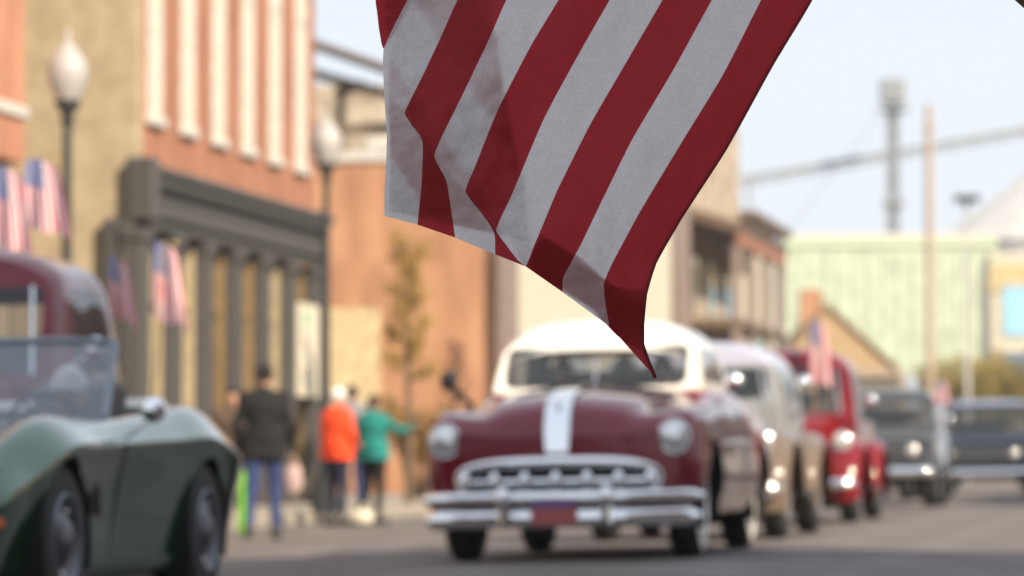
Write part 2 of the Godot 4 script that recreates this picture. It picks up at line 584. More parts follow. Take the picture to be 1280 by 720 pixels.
func hand_geo(g: Geo, wrist: Vector3, dir: Vector3, side: Vector3, s := 1.0) -> void:
	var nrm := dir.cross(side).normalized()
	var palm := []
	for a in 6:
		var t := a / 5.0
		var row := []
		for q in 11:
			var an := TAU * q / 10.0
			row.append(wrist + dir * (t * 0.095 * s) + (side * cos(an) * lerpf(0.028, 0.043, minf(t * 1.6, 1.0)) + nrm * sin(an) * lerpf(0.022, 0.014, t)) * s * (0.8 if a == 5 else 1.0))
		palm.append(row)
	g.grid(palm)
	for f in 4:
		var base := wrist + dir * 0.088 * s + side * (f - 1.5) * 0.021 * s
		var l: float = [0.068, 0.08, 0.074, 0.056][f] * s
		var k1 := base + dir * l * 0.45 + nrm * l * 0.1
		var k2 := k1 + dir * l * 0.28 + nrm * l * 0.22
		g.tube([base, k1, k2, k2 + dir * l * 0.12 + nrm * l * 0.25], [0.0095 * s, 0.009 * s, 0.008 * s, 0.004 * s], 7)
	var tb := wrist + dir * 0.025 * s + side * -0.036 * s
	g.tube([tb, tb + (dir * 0.6 - side * 0.7).normalized() * 0.035 * s + nrm * 0.01, tb + (dir * 0.85 - side * 0.5).normalized() * 0.065 * s + nrm * 0.02], [0.012 * s, 0.01 * s, 0.006 * s], 7)
# o: top, trousers, hair, shoes, skin materials; elbows, hands (model space, facing +z), knees, feet, cap, long hair, seated
var folds := FastNoiseLite.new()
func person(label: String, at: Vector3, turn: float, o: Dictionary) -> Node3D:
	folds.seed = 5; folds.frequency = 5.0
	var t := thing("person", label, "person", at, turn, o.get("group", ""))
	var s: float = o.get("h", 1.72) / 1.72
	var fat: float = o.get("fat", 1.0)
	var seated: bool = o.get("seated", false)
	var lean: float = o.get("lean", 0.0)
	var up := Vector3(0, -0.5 if seated else 0.0, 0)
	var sh := [Vector3(-0.185, 1.395, lean * 0.4), Vector3(0.185, 1.395, lean * 0.4)]
	var el: Array = o.get("elbow", [Vector3(-0.26, 1.12, -0.03), Vector3(0.26, 1.12, -0.03)])
	var ha: Array = o.get("hand", [Vector3(-0.27, 0.88, 0.06), Vector3(0.27, 0.88, 0.06)])
	var kn: Array = o.get("knee", [Vector3(-0.1, 0.5, 0.03), Vector3(0.11, 0.5, 0.02)])
	var an: Array = o.get("ankle", [Vector3(-0.11, 0.085, -0.02), Vector3(0.12, 0.085, -0.03)])
	if seated:
		kn = [Vector3(-0.13, 0.98, 0.42), Vector3(0.13, 0.98, 0.42)]
		an = [Vector3(-0.13, 0.6, 0.5), Vector3(0.13, 0.6, 0.5)]
	var f := func(p: Vector3) -> Vector3: return (p + up) * s
	var neck := Vector3(0, 1.45, lean * 0.45)
	var hc := Vector3(0, 1.6, 0.03 + lean * 0.5)
	var torso := [[f.call(Vector3(-0.07, 1.3, lean * 0.3)), f.call(Vector3(0.07, 1.3, lean * 0.3)), 0.125 * s * fat, 0.125 * s * fat], [f.call(Vector3(0, 1.3, lean * 0.3)), f.call(Vector3(0, 1.05, 0)), 0.13 * s * fat, 0.135 * s * fat], [f.call(sh[0]), f.call(sh[1]), 0.066 * s, 0.066 * s]]
	var hips := [[f.call(Vector3(-0.07, 0.96, 0)), f.call(Vector3(0.07, 0.96, 0)), 0.115 * s * fat, 0.115 * s * fat]]
	var arms := []
	var legs := []
	var feet := []
	for e in 2:
		arms.append([f.call(sh[e]), f.call(el[e]), 0.056 * s, 0.045 * s])
		arms.append([f.call(el[e]), f.call(ha[e]), 0.044 * s, 0.03 * s])
		var hip := Vector3([-0.09, 0.09][e], 0.93, 0)
		legs.append([f.call(hip), f.call(kn[e]), 0.085 * s * fat, 0.06 * s])
		legs.append([f.call(kn[e]), f.call(an[e]), 0.058 * s, 0.042 * s])
		var toe: Vector3 = an[e] + Vector3([-0.03, 0.03][e], -0.045, 0.17)
		feet.append([f.call(an[e] + Vector3(0, -0.04, -0.03)), f.call(toe), 0.042 * s, 0.036 * s])
		feet.append([f.call(an[e] + Vector3(0, 0.03, 0)), f.call(an[e] + Vector3(0, -0.03, 0)), 0.045 * s, 0.045 * s])
	var cell: float = o.get("cell", 0.024)
	var slim := func(bs: Array, m: float) -> Array:
		var out := []
		for b in bs: out.append([b[0], b[1], b[2] * m, b[3] * m])
		return out
	# the body itself: one continuous skin from head to ankles
	var g := net(slim.call(torso + hips + arms + legs, 0.88) + [[f.call(neck + Vector3(0, -0.08, -0.01)), f.call(hc + Vector3(0, -0.03, -0.015)), 0.06 * s, 0.056 * s]], cell, 0.05, 1.2)
	head_geo(g, f.call(hc), o.get("look", 0.0), s)
	for e in 2:
		var dir: Vector3 = (ha[e] - el[e]).normalized()
		var side := Vector3(0, 0, 1) - dir * dir.z
		if absf(dir.z) > 0.8: side = Vector3(1, 0, 0) - dir * dir.x
		hand_geo(g, f.call(ha[e]) - dir * 0.015, dir, -side.normalized() if e == 0 else -side.normalized(), s)
	part("body", g, o.get("skin", M.skin), t)
	# clothes
	var j := net(slim.call(torso + arms, 1.12) + [[f.call(Vector3(-0.06, 0.98, 0)), f.call(Vector3(0.06, 0.98, 0)), 0.142 * s * fat, 0.142 * s * fat], [f.call(Vector3(-0.07, 0.84, 0)), f.call(Vector3(0.07, 0.84, 0)), 0.142 * s * fat, 0.142 * s * fat], [f.call(neck + Vector3(0, -0.04, -0.012)), f.call(neck + Vector3(0, 0.01, -0.012)), 0.085 * s, 0.07 * s]], cell, 0.045, 1.15)
	var waist: float = f.call(Vector3(0, o.get("hem", 0.86), 0)).y
	j = j.clipped(func(p: Vector3) -> float: return maxf(p.y - waist, absf(p.x) - 0.2 * s * fat), true)
	for k in j.v.size(): j.v[k] += j.n[k] * 0.016 * folds.get_noise_3d(j.v[k].x, j.v[k].y * 1.6, j.v[k].z + at.z)
	var jm := part("jacket", j, o.top, t)
	if o.has("zip"):
		var zg := Geo.new()
		zg.rbox(f.call(Vector3(0, 1.18, 0.15 * fat + 0.012)), Vector3(0.02, 0.42 * s, 0.014), 0.004)
		part("zip", zg, M.black_trim, jm)
	var tg := net(slim.call(hips, 0.98) + slim.call(legs, 1.08), cell, 0.04, 1.1)
	for k in tg.v.size(): tg.v[k] += tg.n[k] * 0.012 * folds.get_noise_3d(tg.v[k].x, tg.v[k].y * 2.2, tg.v[k].z - at.x)
	part("trousers", tg, o.trousers, t)
	for e in 2:
		part("shoe", net([feet[e * 2], feet[e * 2 + 1]], 0.016, 0.03), o.get("shoes", M.black_trim), t)
	# hair or cap
	var hb := Basis(Vector3.UP, o.get("look", 0.0))
	var hg := Geo.new()
	var rows := []
	var low: float = o.get("hair_low", 0.6)
	for a in 13:
		var row := []
		for q in 29:
			var aa := TAU * q / 28.0
			var back := 0.5 - 0.5 * cos(aa)
			var th := lerpf(0.0, lerpf(1.25, PI * low, back), a / 12.0)
			row.append(f.call(hc) + hb * (Vector3(sin(th) * sin(aa) * 0.087, cos(th) * 0.128 + 0.004, sin(th) * cos(aa) * 0.106 - 0.006) * s * (1.0 + 0.02 * sin(aa * 7.0 + a))))
		rows.append(row)
	hg.grid(rows)
	part("hair", hg, o.hair, t)
	if o.has("cap"):
		var cg := Geo.new()
		var pr := []
		for a in 9:
			var row := []
			for q in 29:
				var aa := TAU * q / 28.0
				var th := lerpf(0.0, 1.32, a / 8.0)
				row.append(f.call(hc) + hb * (Vector3(sin(th) * sin(aa) * 0.096, cos(th) * 0.135 + 0.012, sin(th) * cos(aa) * 0.114 - 0.004) * s))
			pr.append(row)
		cg.grid(pr)
		var cp := part("cap", cg, o.cap, t)
		var bg := Geo.new()
		var br := []
		for a in 5:
			var row := []
			for q in 13:
				var aa := lerpf(-1.1, 1.1, q / 12.0)
				var rr := lerpf(0.1, 0.175, a / 4.0 * cos(aa * 0.9))
				row.append(f.call(hc) + hb * (Vector3(sin(aa) * lerpf(0.094, 0.1, a / 4.0), 0.045 - a * 0.004 - absf(sin(aa)) * 0.008, cos(aa) * rr) * s))
			br.append(row)
		bg.grid(br)
		part("cap_peak", bg, o.cap, cp)
	return t

# ---------------------------------------------------------------- vehicles (local +z is the way they drive, d is the distance behind the nose)
func bar(g: Geo, f: Callable, half: float, h: float, t: float, n := 24) -> void:    # chrome bar whose plan follows f(x) -> z, with a rounded face
	var rows := []
	for k in n + 1:
		var x := lerpf(-half, half, float(k) / n)
		var c: Vector3 = f.call(x)
		var e := 1.0 if k > 0 and k < n else 0.35
		var row := []
		for q in 13:
			var an := TAU * q / 12.0
			row.append(c + Vector3(0, sin(an) * h * 0.5 * e, cos(an) * t * 0.5 * e))
		rows.append(row)
	g.grid(rows)

func maroon_sedan() -> void:
	var car := car_at("vintage_sedan", "maroon vintage sedan with white roof, chrome grille and silver streak down its hood", "car", -4.02, 25.4)
	car.scale = Vector3(1, 1.045, 1)
	var st := [
		[0.10, V([0.62, 0.34, 0.72, 0.42, 0.80, 0.62, 0.74, 0.80, 0.48, 0.80, 0.28, 0.79, 0, 0.80])],
		[0.20, V([0.76, 0.32, 0.87, 0.45, 0.91, 0.66, 0.84, 0.90, 0.52, 0.90, 0.34, 0.93, 0, 0.96])],
		[0.45, V([0.84, 0.30, 0.94, 0.46, 0.955, 0.70, 0.87, 0.955, 0.58, 0.95, 0.40, 1.02, 0, 1.06])],
		[1.00, V([0.88, 0.28, 0.96, 0.45, 0.965, 0.70, 0.89, 0.98, 0.66, 0.97, 0.45, 1.07, 0, 1.115])],
		[1.70, V([0.89, 0.28, 0.965, 0.45, 0.96, 0.72, 0.92, 0.97, 0.74, 1.03, 0.5, 1.11, 0, 1.15])],
		[2.30, V([0.89, 0.28, 0.96, 0.45, 0.955, 0.72, 0.93, 0.94, 0.81, 1.09, 0.5, 1.13, 0, 1.15])],
		[3.60, V([0.89, 0.28, 0.96, 0.45, 0.955, 0.72, 0.92, 0.93, 0.79, 1.08, 0.45, 1.11, 0, 1.12])],
		[4.50, V([0.86, 0.32, 0.93, 0.45, 0.94, 0.66, 0.87, 0.84, 0.66, 0.93, 0.4, 0.98, 0, 1.0])],
		[5.05, V([0.7, 0.38, 0.8, 0.48, 0.8, 0.58, 0.72, 0.7, 0.5, 0.74, 0.3, 0.76, 0, 0.77])]]
	var g := loft(st, 0.06, 4)
	for k in g.v.size():                                # the nose is curved in plan
		var p := g.v[k]
		g.v[k].z -= 0.16 * pow(p.x / 0.95, 2) * (1.0 - smoothstep(0.0, 1.1, -p.z))
	var wx := 0.76
	g = g.clipped(arch(0.9, 0.415, 0.36, 0.5)).clipped(arch(3.95, 0.4, 0.36, 0.5))
	g = g.clipped(func(p: Vector3) -> float: return rect(p.x, -p.z, 0, 2.75, 0.66, 0.85, 0.1) if p.y > 0.9 else 1.0)
	var o := part("body", g, M.maroon, car)
	well(car, 0.9, 0.42, 0.36, 0.93); well(car, 3.95, 0.41, 0.36, 0.93)
	var fl := Geo.new()
	fl.box(Vector3(0, 0.3, -2.6), Vector3(1.5, 0.08, 4.2))
	fl.box(Vector3(0, 0.7, -1.72), Vector3(1.4, 0.6, 0.04))
	part("floor_pan", fl, M.underside, car)
	# bulging rear fenders
	for s in [-1.0, 1.0]:
		var rows := []
		for a in 25:
			var u := a / 24.0
			var row := []
			for b in 13:
				var v := b / 12.0
				var d := 3.2 + u * 1.75
				var y := 0.34 + v * 0.62
				var bul := pow(sin(PI * clampf(u * 0.98 + 0.01, 0, 1)), 0.7) * pow(sin(PI * clampf(v * 0.97 + 0.02, 0, 1)), 0.55) * 0.075
				row.append(Vector3(s * (0.92 - 0.06 * v * v - maxf(0.0, u - 0.7) * 0.25 + bul), y, -d))
			rows.append(row)
		var rf := Geo.new()
		rf.grid(rows)
		part("rear_fender", rf.clipped(arch(3.95, 0.4, 0.36, 0.2)), M.maroon, car)
	# cabin and white roof
	var cp := V([0.755, 1.04, 0.75, 1.14, 0.73, 1.28, 0.68, 1.43, 0.55, 1.54, 0.32, 1.595, 0, 1.61])
	var c2 := V([0.72, 1.04, 0.72, 1.14, 0.70, 1.28, 0.66, 1.41, 0.53, 1.49, 0.3, 1.53, 0, 1.54])
	cabin(car, [[1.85, c2], [2.02, cp], [2.6, cp], [3.4, cp], [3.75, scaled(cp, 0.97)], [3.9, c2]], M.maroon, 1.12, 0.85, 0.9,
		[["front", 0.0, 1.275, 0.65, 0.14], ["rear", 0.0, 1.29, 0.6, 0.11], ["side", 2.36, 1.28, 0.3, 0.115], ["side", 3.05, 1.28, 0.33, 0.115]], "cabin", 1.10, M.ivory)
	var vis := []                                        # outside sun visor above the windshield
	for a in 4:
		var row := []
		for b in 17:
			var x := lerpf(-0.69, 0.69, b / 16.0)
			row.append(Vector3(x, 1.455 - a * 0.018 - 0.1 * pow(x / 0.69, 4), -2.16 + a * 0.05 - 0.12 * pow(x / 0.69, 2)))
		vis.append(row)
	for a in range(3, -1, -1):
		var row := []
		for b in 17: row.append(vis[a][b] + Vector3(0, -0.02, 0))
		vis.append(row)
	var vg := Geo.new()
	vg.grid(vis)
	part("sun_visor", vg, M.ivory, car)
	var post := Geo.new()
	post.tube([Vector3(0, 1.165, -1.87), Vector3(0, 1.41, -2.09)], [0.012, 0.012], 6)
	part("windshield_post", post, M.chrome, car)
	# nose: silver streak, ornament
	var streak := []
	for a in 21:
		var d := lerpf(0.11, 1.55, a / 20.0)
		var row := []
		for b in 7:
			var x := lerpf(-0.085, 0.085, b / 6.0)
			var hh = hermite([0.1, 0.2, 0.45, 1.0, 1.7], [0.80, 0.96, 1.06, 1.115, 1.15], d)
			row.append(Vector3(x, hh + 0.014 - 0.9 * x * x + (0.004 if b % 2 else 0.0), -d + 0.012))
		streak.append(row)
	var face := []
	for b in 7: face.append(Vector3(lerpf(-0.075, 0.075, b / 6.0), 0.69, -0.085))
	streak.push_front(face)
	var sg := Geo.new()
	sg.grid(streak)
	part("silver_streak", sg, M.chrome, car)
	var orn := Geo.new()
	orn.ball(Vector3(0, 1.0, -0.3), Vector3(0.035, 0.045, 0.16))
	orn.ball(Vector3(0, 1.03, -0.42), Vector3(0.02, 0.05, 0.1))
	part("hood_ornament", orn, M.chrome, car)
	for s in [-1.0, 1.0]: headlamp(car, Vector3(s * 0.77, 0.775, -0.215), 0.098, 0.14)
	# grille: dark mouth, chrome surround, centre bar and seven bullets
	var front := func(x: float, y: float, out: float) -> Vector3: return Vector3(x, y, -0.1 + out - 0.16 * pow(x / 0.95, 2))
	var mg := Geo.new()
	var ring := []
	var sur := []
	for k in 41:
		var an := TAU * k / 40.0
		var x := signf(cos(an)) * pow(absf(cos(an)), 0.6) * 0.68
		var y := 0.515 + signf(sin(an)) * pow(absf(sin(an)), 0.7) * 0.115
		sur.append(front.call(x, y, 0.03))
	for r in 4:
		var row := []
		for p in sur: row.append(front.call(p.x * (1.0 - r / 3.0), lerpf(p.y, 0.515, r / 3.0), 0.01))
		ring.append(row)
	mg.grid(ring)
	part("grille_mouth", mg, M.black_trim, car)
	var sgo := Geo.new()
	var rr := []
	for k in 41: rr.append(0.018 + 0.022 * maxf(0.0, sin(TAU * k / 40.0)))
	sgo.tube(sur, rr, 10, false)
	part("grille_surround", sgo, M.chrome, car)
	var cb := Geo.new()
	bar(cb, func(x: float) -> Vector3: return front.call(x, 0.505, 0.05), 0.67, 0.045, 0.04)
	part("grille_bar", cb, M.chrome, car)
	for k in 7:
		var bg := Geo.new()
		var x := (k - 3) * 0.207
		bg.ball(front.call(x, 0.515, 0.075), Vector3(0.042, 0.062, 0.05), 14, 10)
		part("grille_bullet", bg, M.chrome, car)
	# bumper
	var up := Geo.new()
	bar(up, func(x: float) -> Vector3: return front.call(x, 0.405, 0.13 - 0.12 * pow(absf(x) / 0.95, 3)), 0.96, 0.085, 0.07)
	part("bumper", up, M.chrome, car)
	var lowb := Geo.new()
	bar(lowb, func(x: float) -> Vector3: return front.call(x, 0.275, 0.12 - 0.13 * pow(absf(x) / 0.95, 3)), 0.93, 0.12, 0.08)
	part("bumper_valance", lowb, M.chrome, car)
	for s in [-1.0, 1.0]:
		var bg := Geo.new()
		bg.ball(Vector3(s * 0.345, 0.405, 0.045), Vector3(0.055, 0.075, 0.06))
		bg.rbox(Vector3(s * 0.345, 0.31, 0.03), Vector3(0.07, 0.17, 0.06), 0.02)
		part("bumper_guard", bg, M.chrome, car)
	var pg := Geo.new()
	pg.rbox(Vector3(0, 0.31, 0.085), Vector3(0.305, 0.155, 0.012), 0.004)
	var plate := part("license_plate", pg, M.plate_red, car)
	var pb := Geo.new()
	pb.rbox(Vector3(0, 0.368, 0.0935), Vector3(0.296, 0.034, 0.006), 0.002)
	part("plate_band", pb, M.plate_blue, plate)
	# chrome along the side, door gap, handle, mirrors
	for s in [-1.0, 1.0]:
		var tr := Geo.new()
		tr.tube([Vector3(s * 0.967, 0.74, -1.35), Vector3(s * 0.962, 0.75, -2.2), Vector3(s * 0.962, 0.75, -3.2)], [0.014, 0.014, 0.014], 6)
		part("side_trim", tr, M.chrome, car)
		for d in [2.62, 3.2]:
			var hd := Geo.new()
			hd.tube([Vector3(s * 0.94, 0.93, -d), Vector3(s * 0.975, 0.935, -d - 0.05), Vector3(s * 0.975, 0.935, -d - 0.16)], [0.013, 0.013, 0.01], 6)
			part("door_handle", hd, M.chrome, car)
		for d in [1.78, 2.72]:
			var gp := Geo.new()
			gp.tube([Vector3(s * 0.955, 0.4, -d), Vector3(s * 0.958, 0.72, -d), Vector3(s * 0.928, 0.95, -d), Vector3(s * 0.86, 1.05, -d)], [0.005, 0.005, 0.005, 0.005], 4)
			part("door_gap", gp, M.black_trim, car)
	mirror_arm(car, Vector3(0.86, 1.02, -1.85), Vector3(0.99, 1.12, -1.85), 0.065)
	var sp := Geo.new()
	sp.tube([Vector3(-0.86, 1.02, -1.8), Vector3(-1.0, 1.17, -1.74)], [0.02, 0.018], 7)
	sp.lathe([Vector2(0.001, -0.1), Vector2(0.05, -0.07), Vector2(0.065, 0.0), Vector2(0.06, 0.02), Vector2(0.001, 0.025)], 16, Vector3(-1.02, 1.2, -1.72), OUT_F)
	part("spotlight", sp, M.black_trim, car)
	for s in [-1.0, 1.0]:
		wheel(car, s * wx, 0.9, 0.36, 0.2, true); wheel(car, s * wx, 3.95, 0.36, 0.2, true)
		var wp := Geo.new()
		wp.tube([Vector3(s * 0.05 + 0.1, 1.165, -1.84), Vector3(s * 0.35 + 0.05, 1.2, -1.87)], [0.008, 0.006], 5)
		part("wiper", wp, M.black_trim, car)
	bench_seat(car, 2.55, 1.3, 0.62, M.seat_grey); bench_seat(car, 3.4, 1.3, 0.62, M.seat_grey)
	steering(car, Vector3(0.36, 1.08, -2.12), 0.21)

func green_roadster() -> void:
	var car := car_at("open_roadster", "dark green open sports car with curved fenders, top folded down", "car", -5.55, 15.25)
	# each row: distance, half width and height of the fender crease, fender peak, valley beside the hood, centre line
	var st := [[0.0, V([0.30, 0.33, 0.42, 0.34, 0.52, 0.37, 0.575, 0.41, 0.58, 0.43, 0.57, 0.445, 0.48, 0.48, 0.3, 0.49, 0, 0.5])]]
	for q in [[0.14, 0.775, 0.475, 0.62, 0.575, 0.40, 0.565, 0.585], [0.60, 0.845, 0.60, 0.69, 0.755, 0.48, 0.69, 0.72], [1.05, 0.88, 0.72, 0.71, 0.87, 0.50, 0.775, 0.81], [1.65, 0.85, 0.735, 0.72, 0.865, 0.52, 0.825, 0.865], [2.10, 0.84, 0.745, 0.735, 0.865, 0.55, 0.86, 0.875], [2.95, 0.865, 0.765, 0.755, 0.905, 0.55, 0.895, 0.89], [3.54, 0.89, 0.775, 0.75, 0.945, 0.55, 0.91, 0.91], [4.20, 0.85, 0.69, 0.69, 0.86, 0.50, 0.85, 0.86], [4.62, 0.75, 0.60, 0.6, 0.72, 0.45, 0.73, 0.74]]:
		var W: float = q[1]
		var y: float = q[2]
		st.append([q[0], V([W - 0.18, 0.14, W - 0.11, 0.2, W - 0.055, y - 0.22, W - 0.008, y - 0.03, W, y, W - 0.018, y + 0.035, q[3], q[4], q[5], q[6], 0, q[7]])])
	var g := loft(st, 0.05, 5)
	g = g.clipped(arch(1.05, 0.36, 0.335, 0.5)).clipped(arch(3.54, 0.36, 0.335, 0.5))
	g = g.clipped(func(p: Vector3) -> float: return rect(p.x, -p.z, 0, 2.68, 0.6, 0.42, 0.12) if p.y > 0.6 else 1.0)
	part("body", g, M.green, car)
	well(car, 1.05, 0.38, 0.335, 0.84); well(car, 3.54, 0.38, 0.335, 0.84)
	for s in [-1.0, 1.0]:
		wheel(car, s * 0.725, 1.05, 0.335, 0.22, false, M.dark_rim, 0.2); wheel(car, s * 0.725, 3.54, 0.335, 0.22, false, M.dark_rim, 0.2)
		var mk := Geo.new()
		mk.rbox(Vector3(s * 0.793, 0.42, -0.24), Vector3(0.02, 0.045, 0.13), 0.006, Basis(Vector3.UP, s * 0.12))
		part("side_marker", mk, M.amber, car)
		for d in [2.05, 3.1]:
			var dg := Geo.new()
			dg.tube([Vector3(s * 0.735, 0.22, -d), Vector3(s * 0.787, 0.52, -d), Vector3(s * 0.85, 0.745, -d), Vector3(s * 0.75, 0.83, -d)], [0.004, 0.004, 0.004, 0.004], 4)
			part("door_gap", dg, M.black_trim, car)
		for q in 3:
			var vent := Geo.new()
			vent.rbox(Vector3(s * 0.80, 0.53, -1.55 - q * 0.07), Vector3(0.02, 0.2, 0.03), 0.008, Basis(Vector3.RIGHT, 0.2))
			part("fender_vent", vent, M.black_trim, car)
		var lid := Geo.new()
		lid.rbox(Vector3(s * 0.6, 0.63, -0.34), Vector3(0.3, 0.02, 0.2), 0.006, Basis(Vector3.RIGHT, 0.38))
		part("headlight_cover", lid, M.green, car)
		var tl := Geo.new()
		tl.rbox(Vector3(s * 0.46, 0.42, -0.01), Vector3(0.16, 0.05, 0.03), 0.01)
		part("turn_signal", tl, M.amber, car)
	var bp := Geo.new()
	bar(bp, func(x: float) -> Vector3: return Vector3(x, 0.42, 0.05 - 0.24 * pow(absf(x) / 0.7, 2.5)), 0.72, 0.09, 0.09)
	part("bumper", bp, M.green, car)
	# windshield with its frame
	var wf := func(u: float, v: float) -> Vector3: return Vector3(lerpf(-1, 1, u) * lerpf(0.70, 0.60, v), lerpf(0.865, 1.255, v) - 0.02 * v * pow(absf(u * 2 - 1), 4), -(2.02 + 0.56 * v + 0.16 * pow(u * 2 - 1, 2)))
	var rows := []
	for a in 9:
		var row := []
		for b in 21: row.append(wf.call(b / 20.0, a / 8.0))
		rows.append(row)
	var wg := Geo.new()
	wg.grid(rows)
	part("windshield", wg, M.roadster_glass, car)
	var edge := []
	for k in 9: edge.append(wf.call(0.0, k / 8.0))
	for k in range(1, 21): edge.append(wf.call(k / 20.0, 1.0))
	for k in range(7, -1, -1): edge.append(wf.call(1.0, k / 8.0))
	var rad := []
	for k in edge.size(): rad.append(0.02)
	var eg := Geo.new()
	eg.tube(edge, rad, 8)
	part("windshield_frame", eg, M.dark_steel, car)
	# cockpit tub, seats, folded top, mirror
	var tub := Geo.new()
	tub.box(Vector3(0, 0.32, -2.66), Vector3(1.4, 0.04, 1.1))
	tub.box(Vector3(0, 0.6, -3.12), Vector3(1.4, 0.5, 0.04))
	tub.rbox(Vector3(0, 0.72, -2.2), Vector3(1.38, 0.22, 0.3), 0.06)
	for s in [-1.0, 1.0]: tub.box(Vector3(s * 0.69, 0.55, -2.66), Vector3(0.04, 0.5, 1.1))
	part("cockpit", tub, M.underside, car)
	for s in [-1.0, 1.0]:
		var sg := Geo.new()
		sg.rbox(Vector3(s * 0.34, 0.42, -2.66), Vector3(0.48, 0.16, 0.5), 0.06)
		sg.rbox(Vector3(s * 0.34, 0.76, -2.98), Vector3(0.46, 0.66, 0.14), 0.06, Basis(Vector3.RIGHT, -0.2))
		part("seat", sg, M.seat_grey, car)
	var tp := Geo.new()
	tp.rbox(Vector3(0, 0.94, -3.36), Vector3(1.3, 0.09, 0.46), 0.04)
	part("folded_top", tp, M.ivory, car)
	steering(car, Vector3(0.36, 0.83, -2.42), 0.19)
	mirror_arm(car, Vector3(0.8, 0.8, -2.3), Vector3(0.9, 0.88, -2.3), 0.06)

func fender_geo(s: float, xc: float, w: float, d: float, y: float, r: float, a0: float, a1: float, tail := 0.0) -> Geo:
	var g := Geo.new()
	var rows := []
	for a in 25:
		var u := a / 24.0
		var an := lerpf(a0, a1, u)
		var row := []
		for b in 13:
			var v := PI * b / 12.0
			var rad := r + 0.13 * sin(v)
			var ww := w * (1.0 - 0.25 * pow(1.0 - u, 3))
			row.append(Vector3(s * xc - s * cos(v) * ww * 0.5, y + sin(an) * rad, -d + cos(an) * rad * (1.0 + (tail if cos(an) < 0 else 0.0))))
		rows.append(row)
	g.grid(rows)
	return g

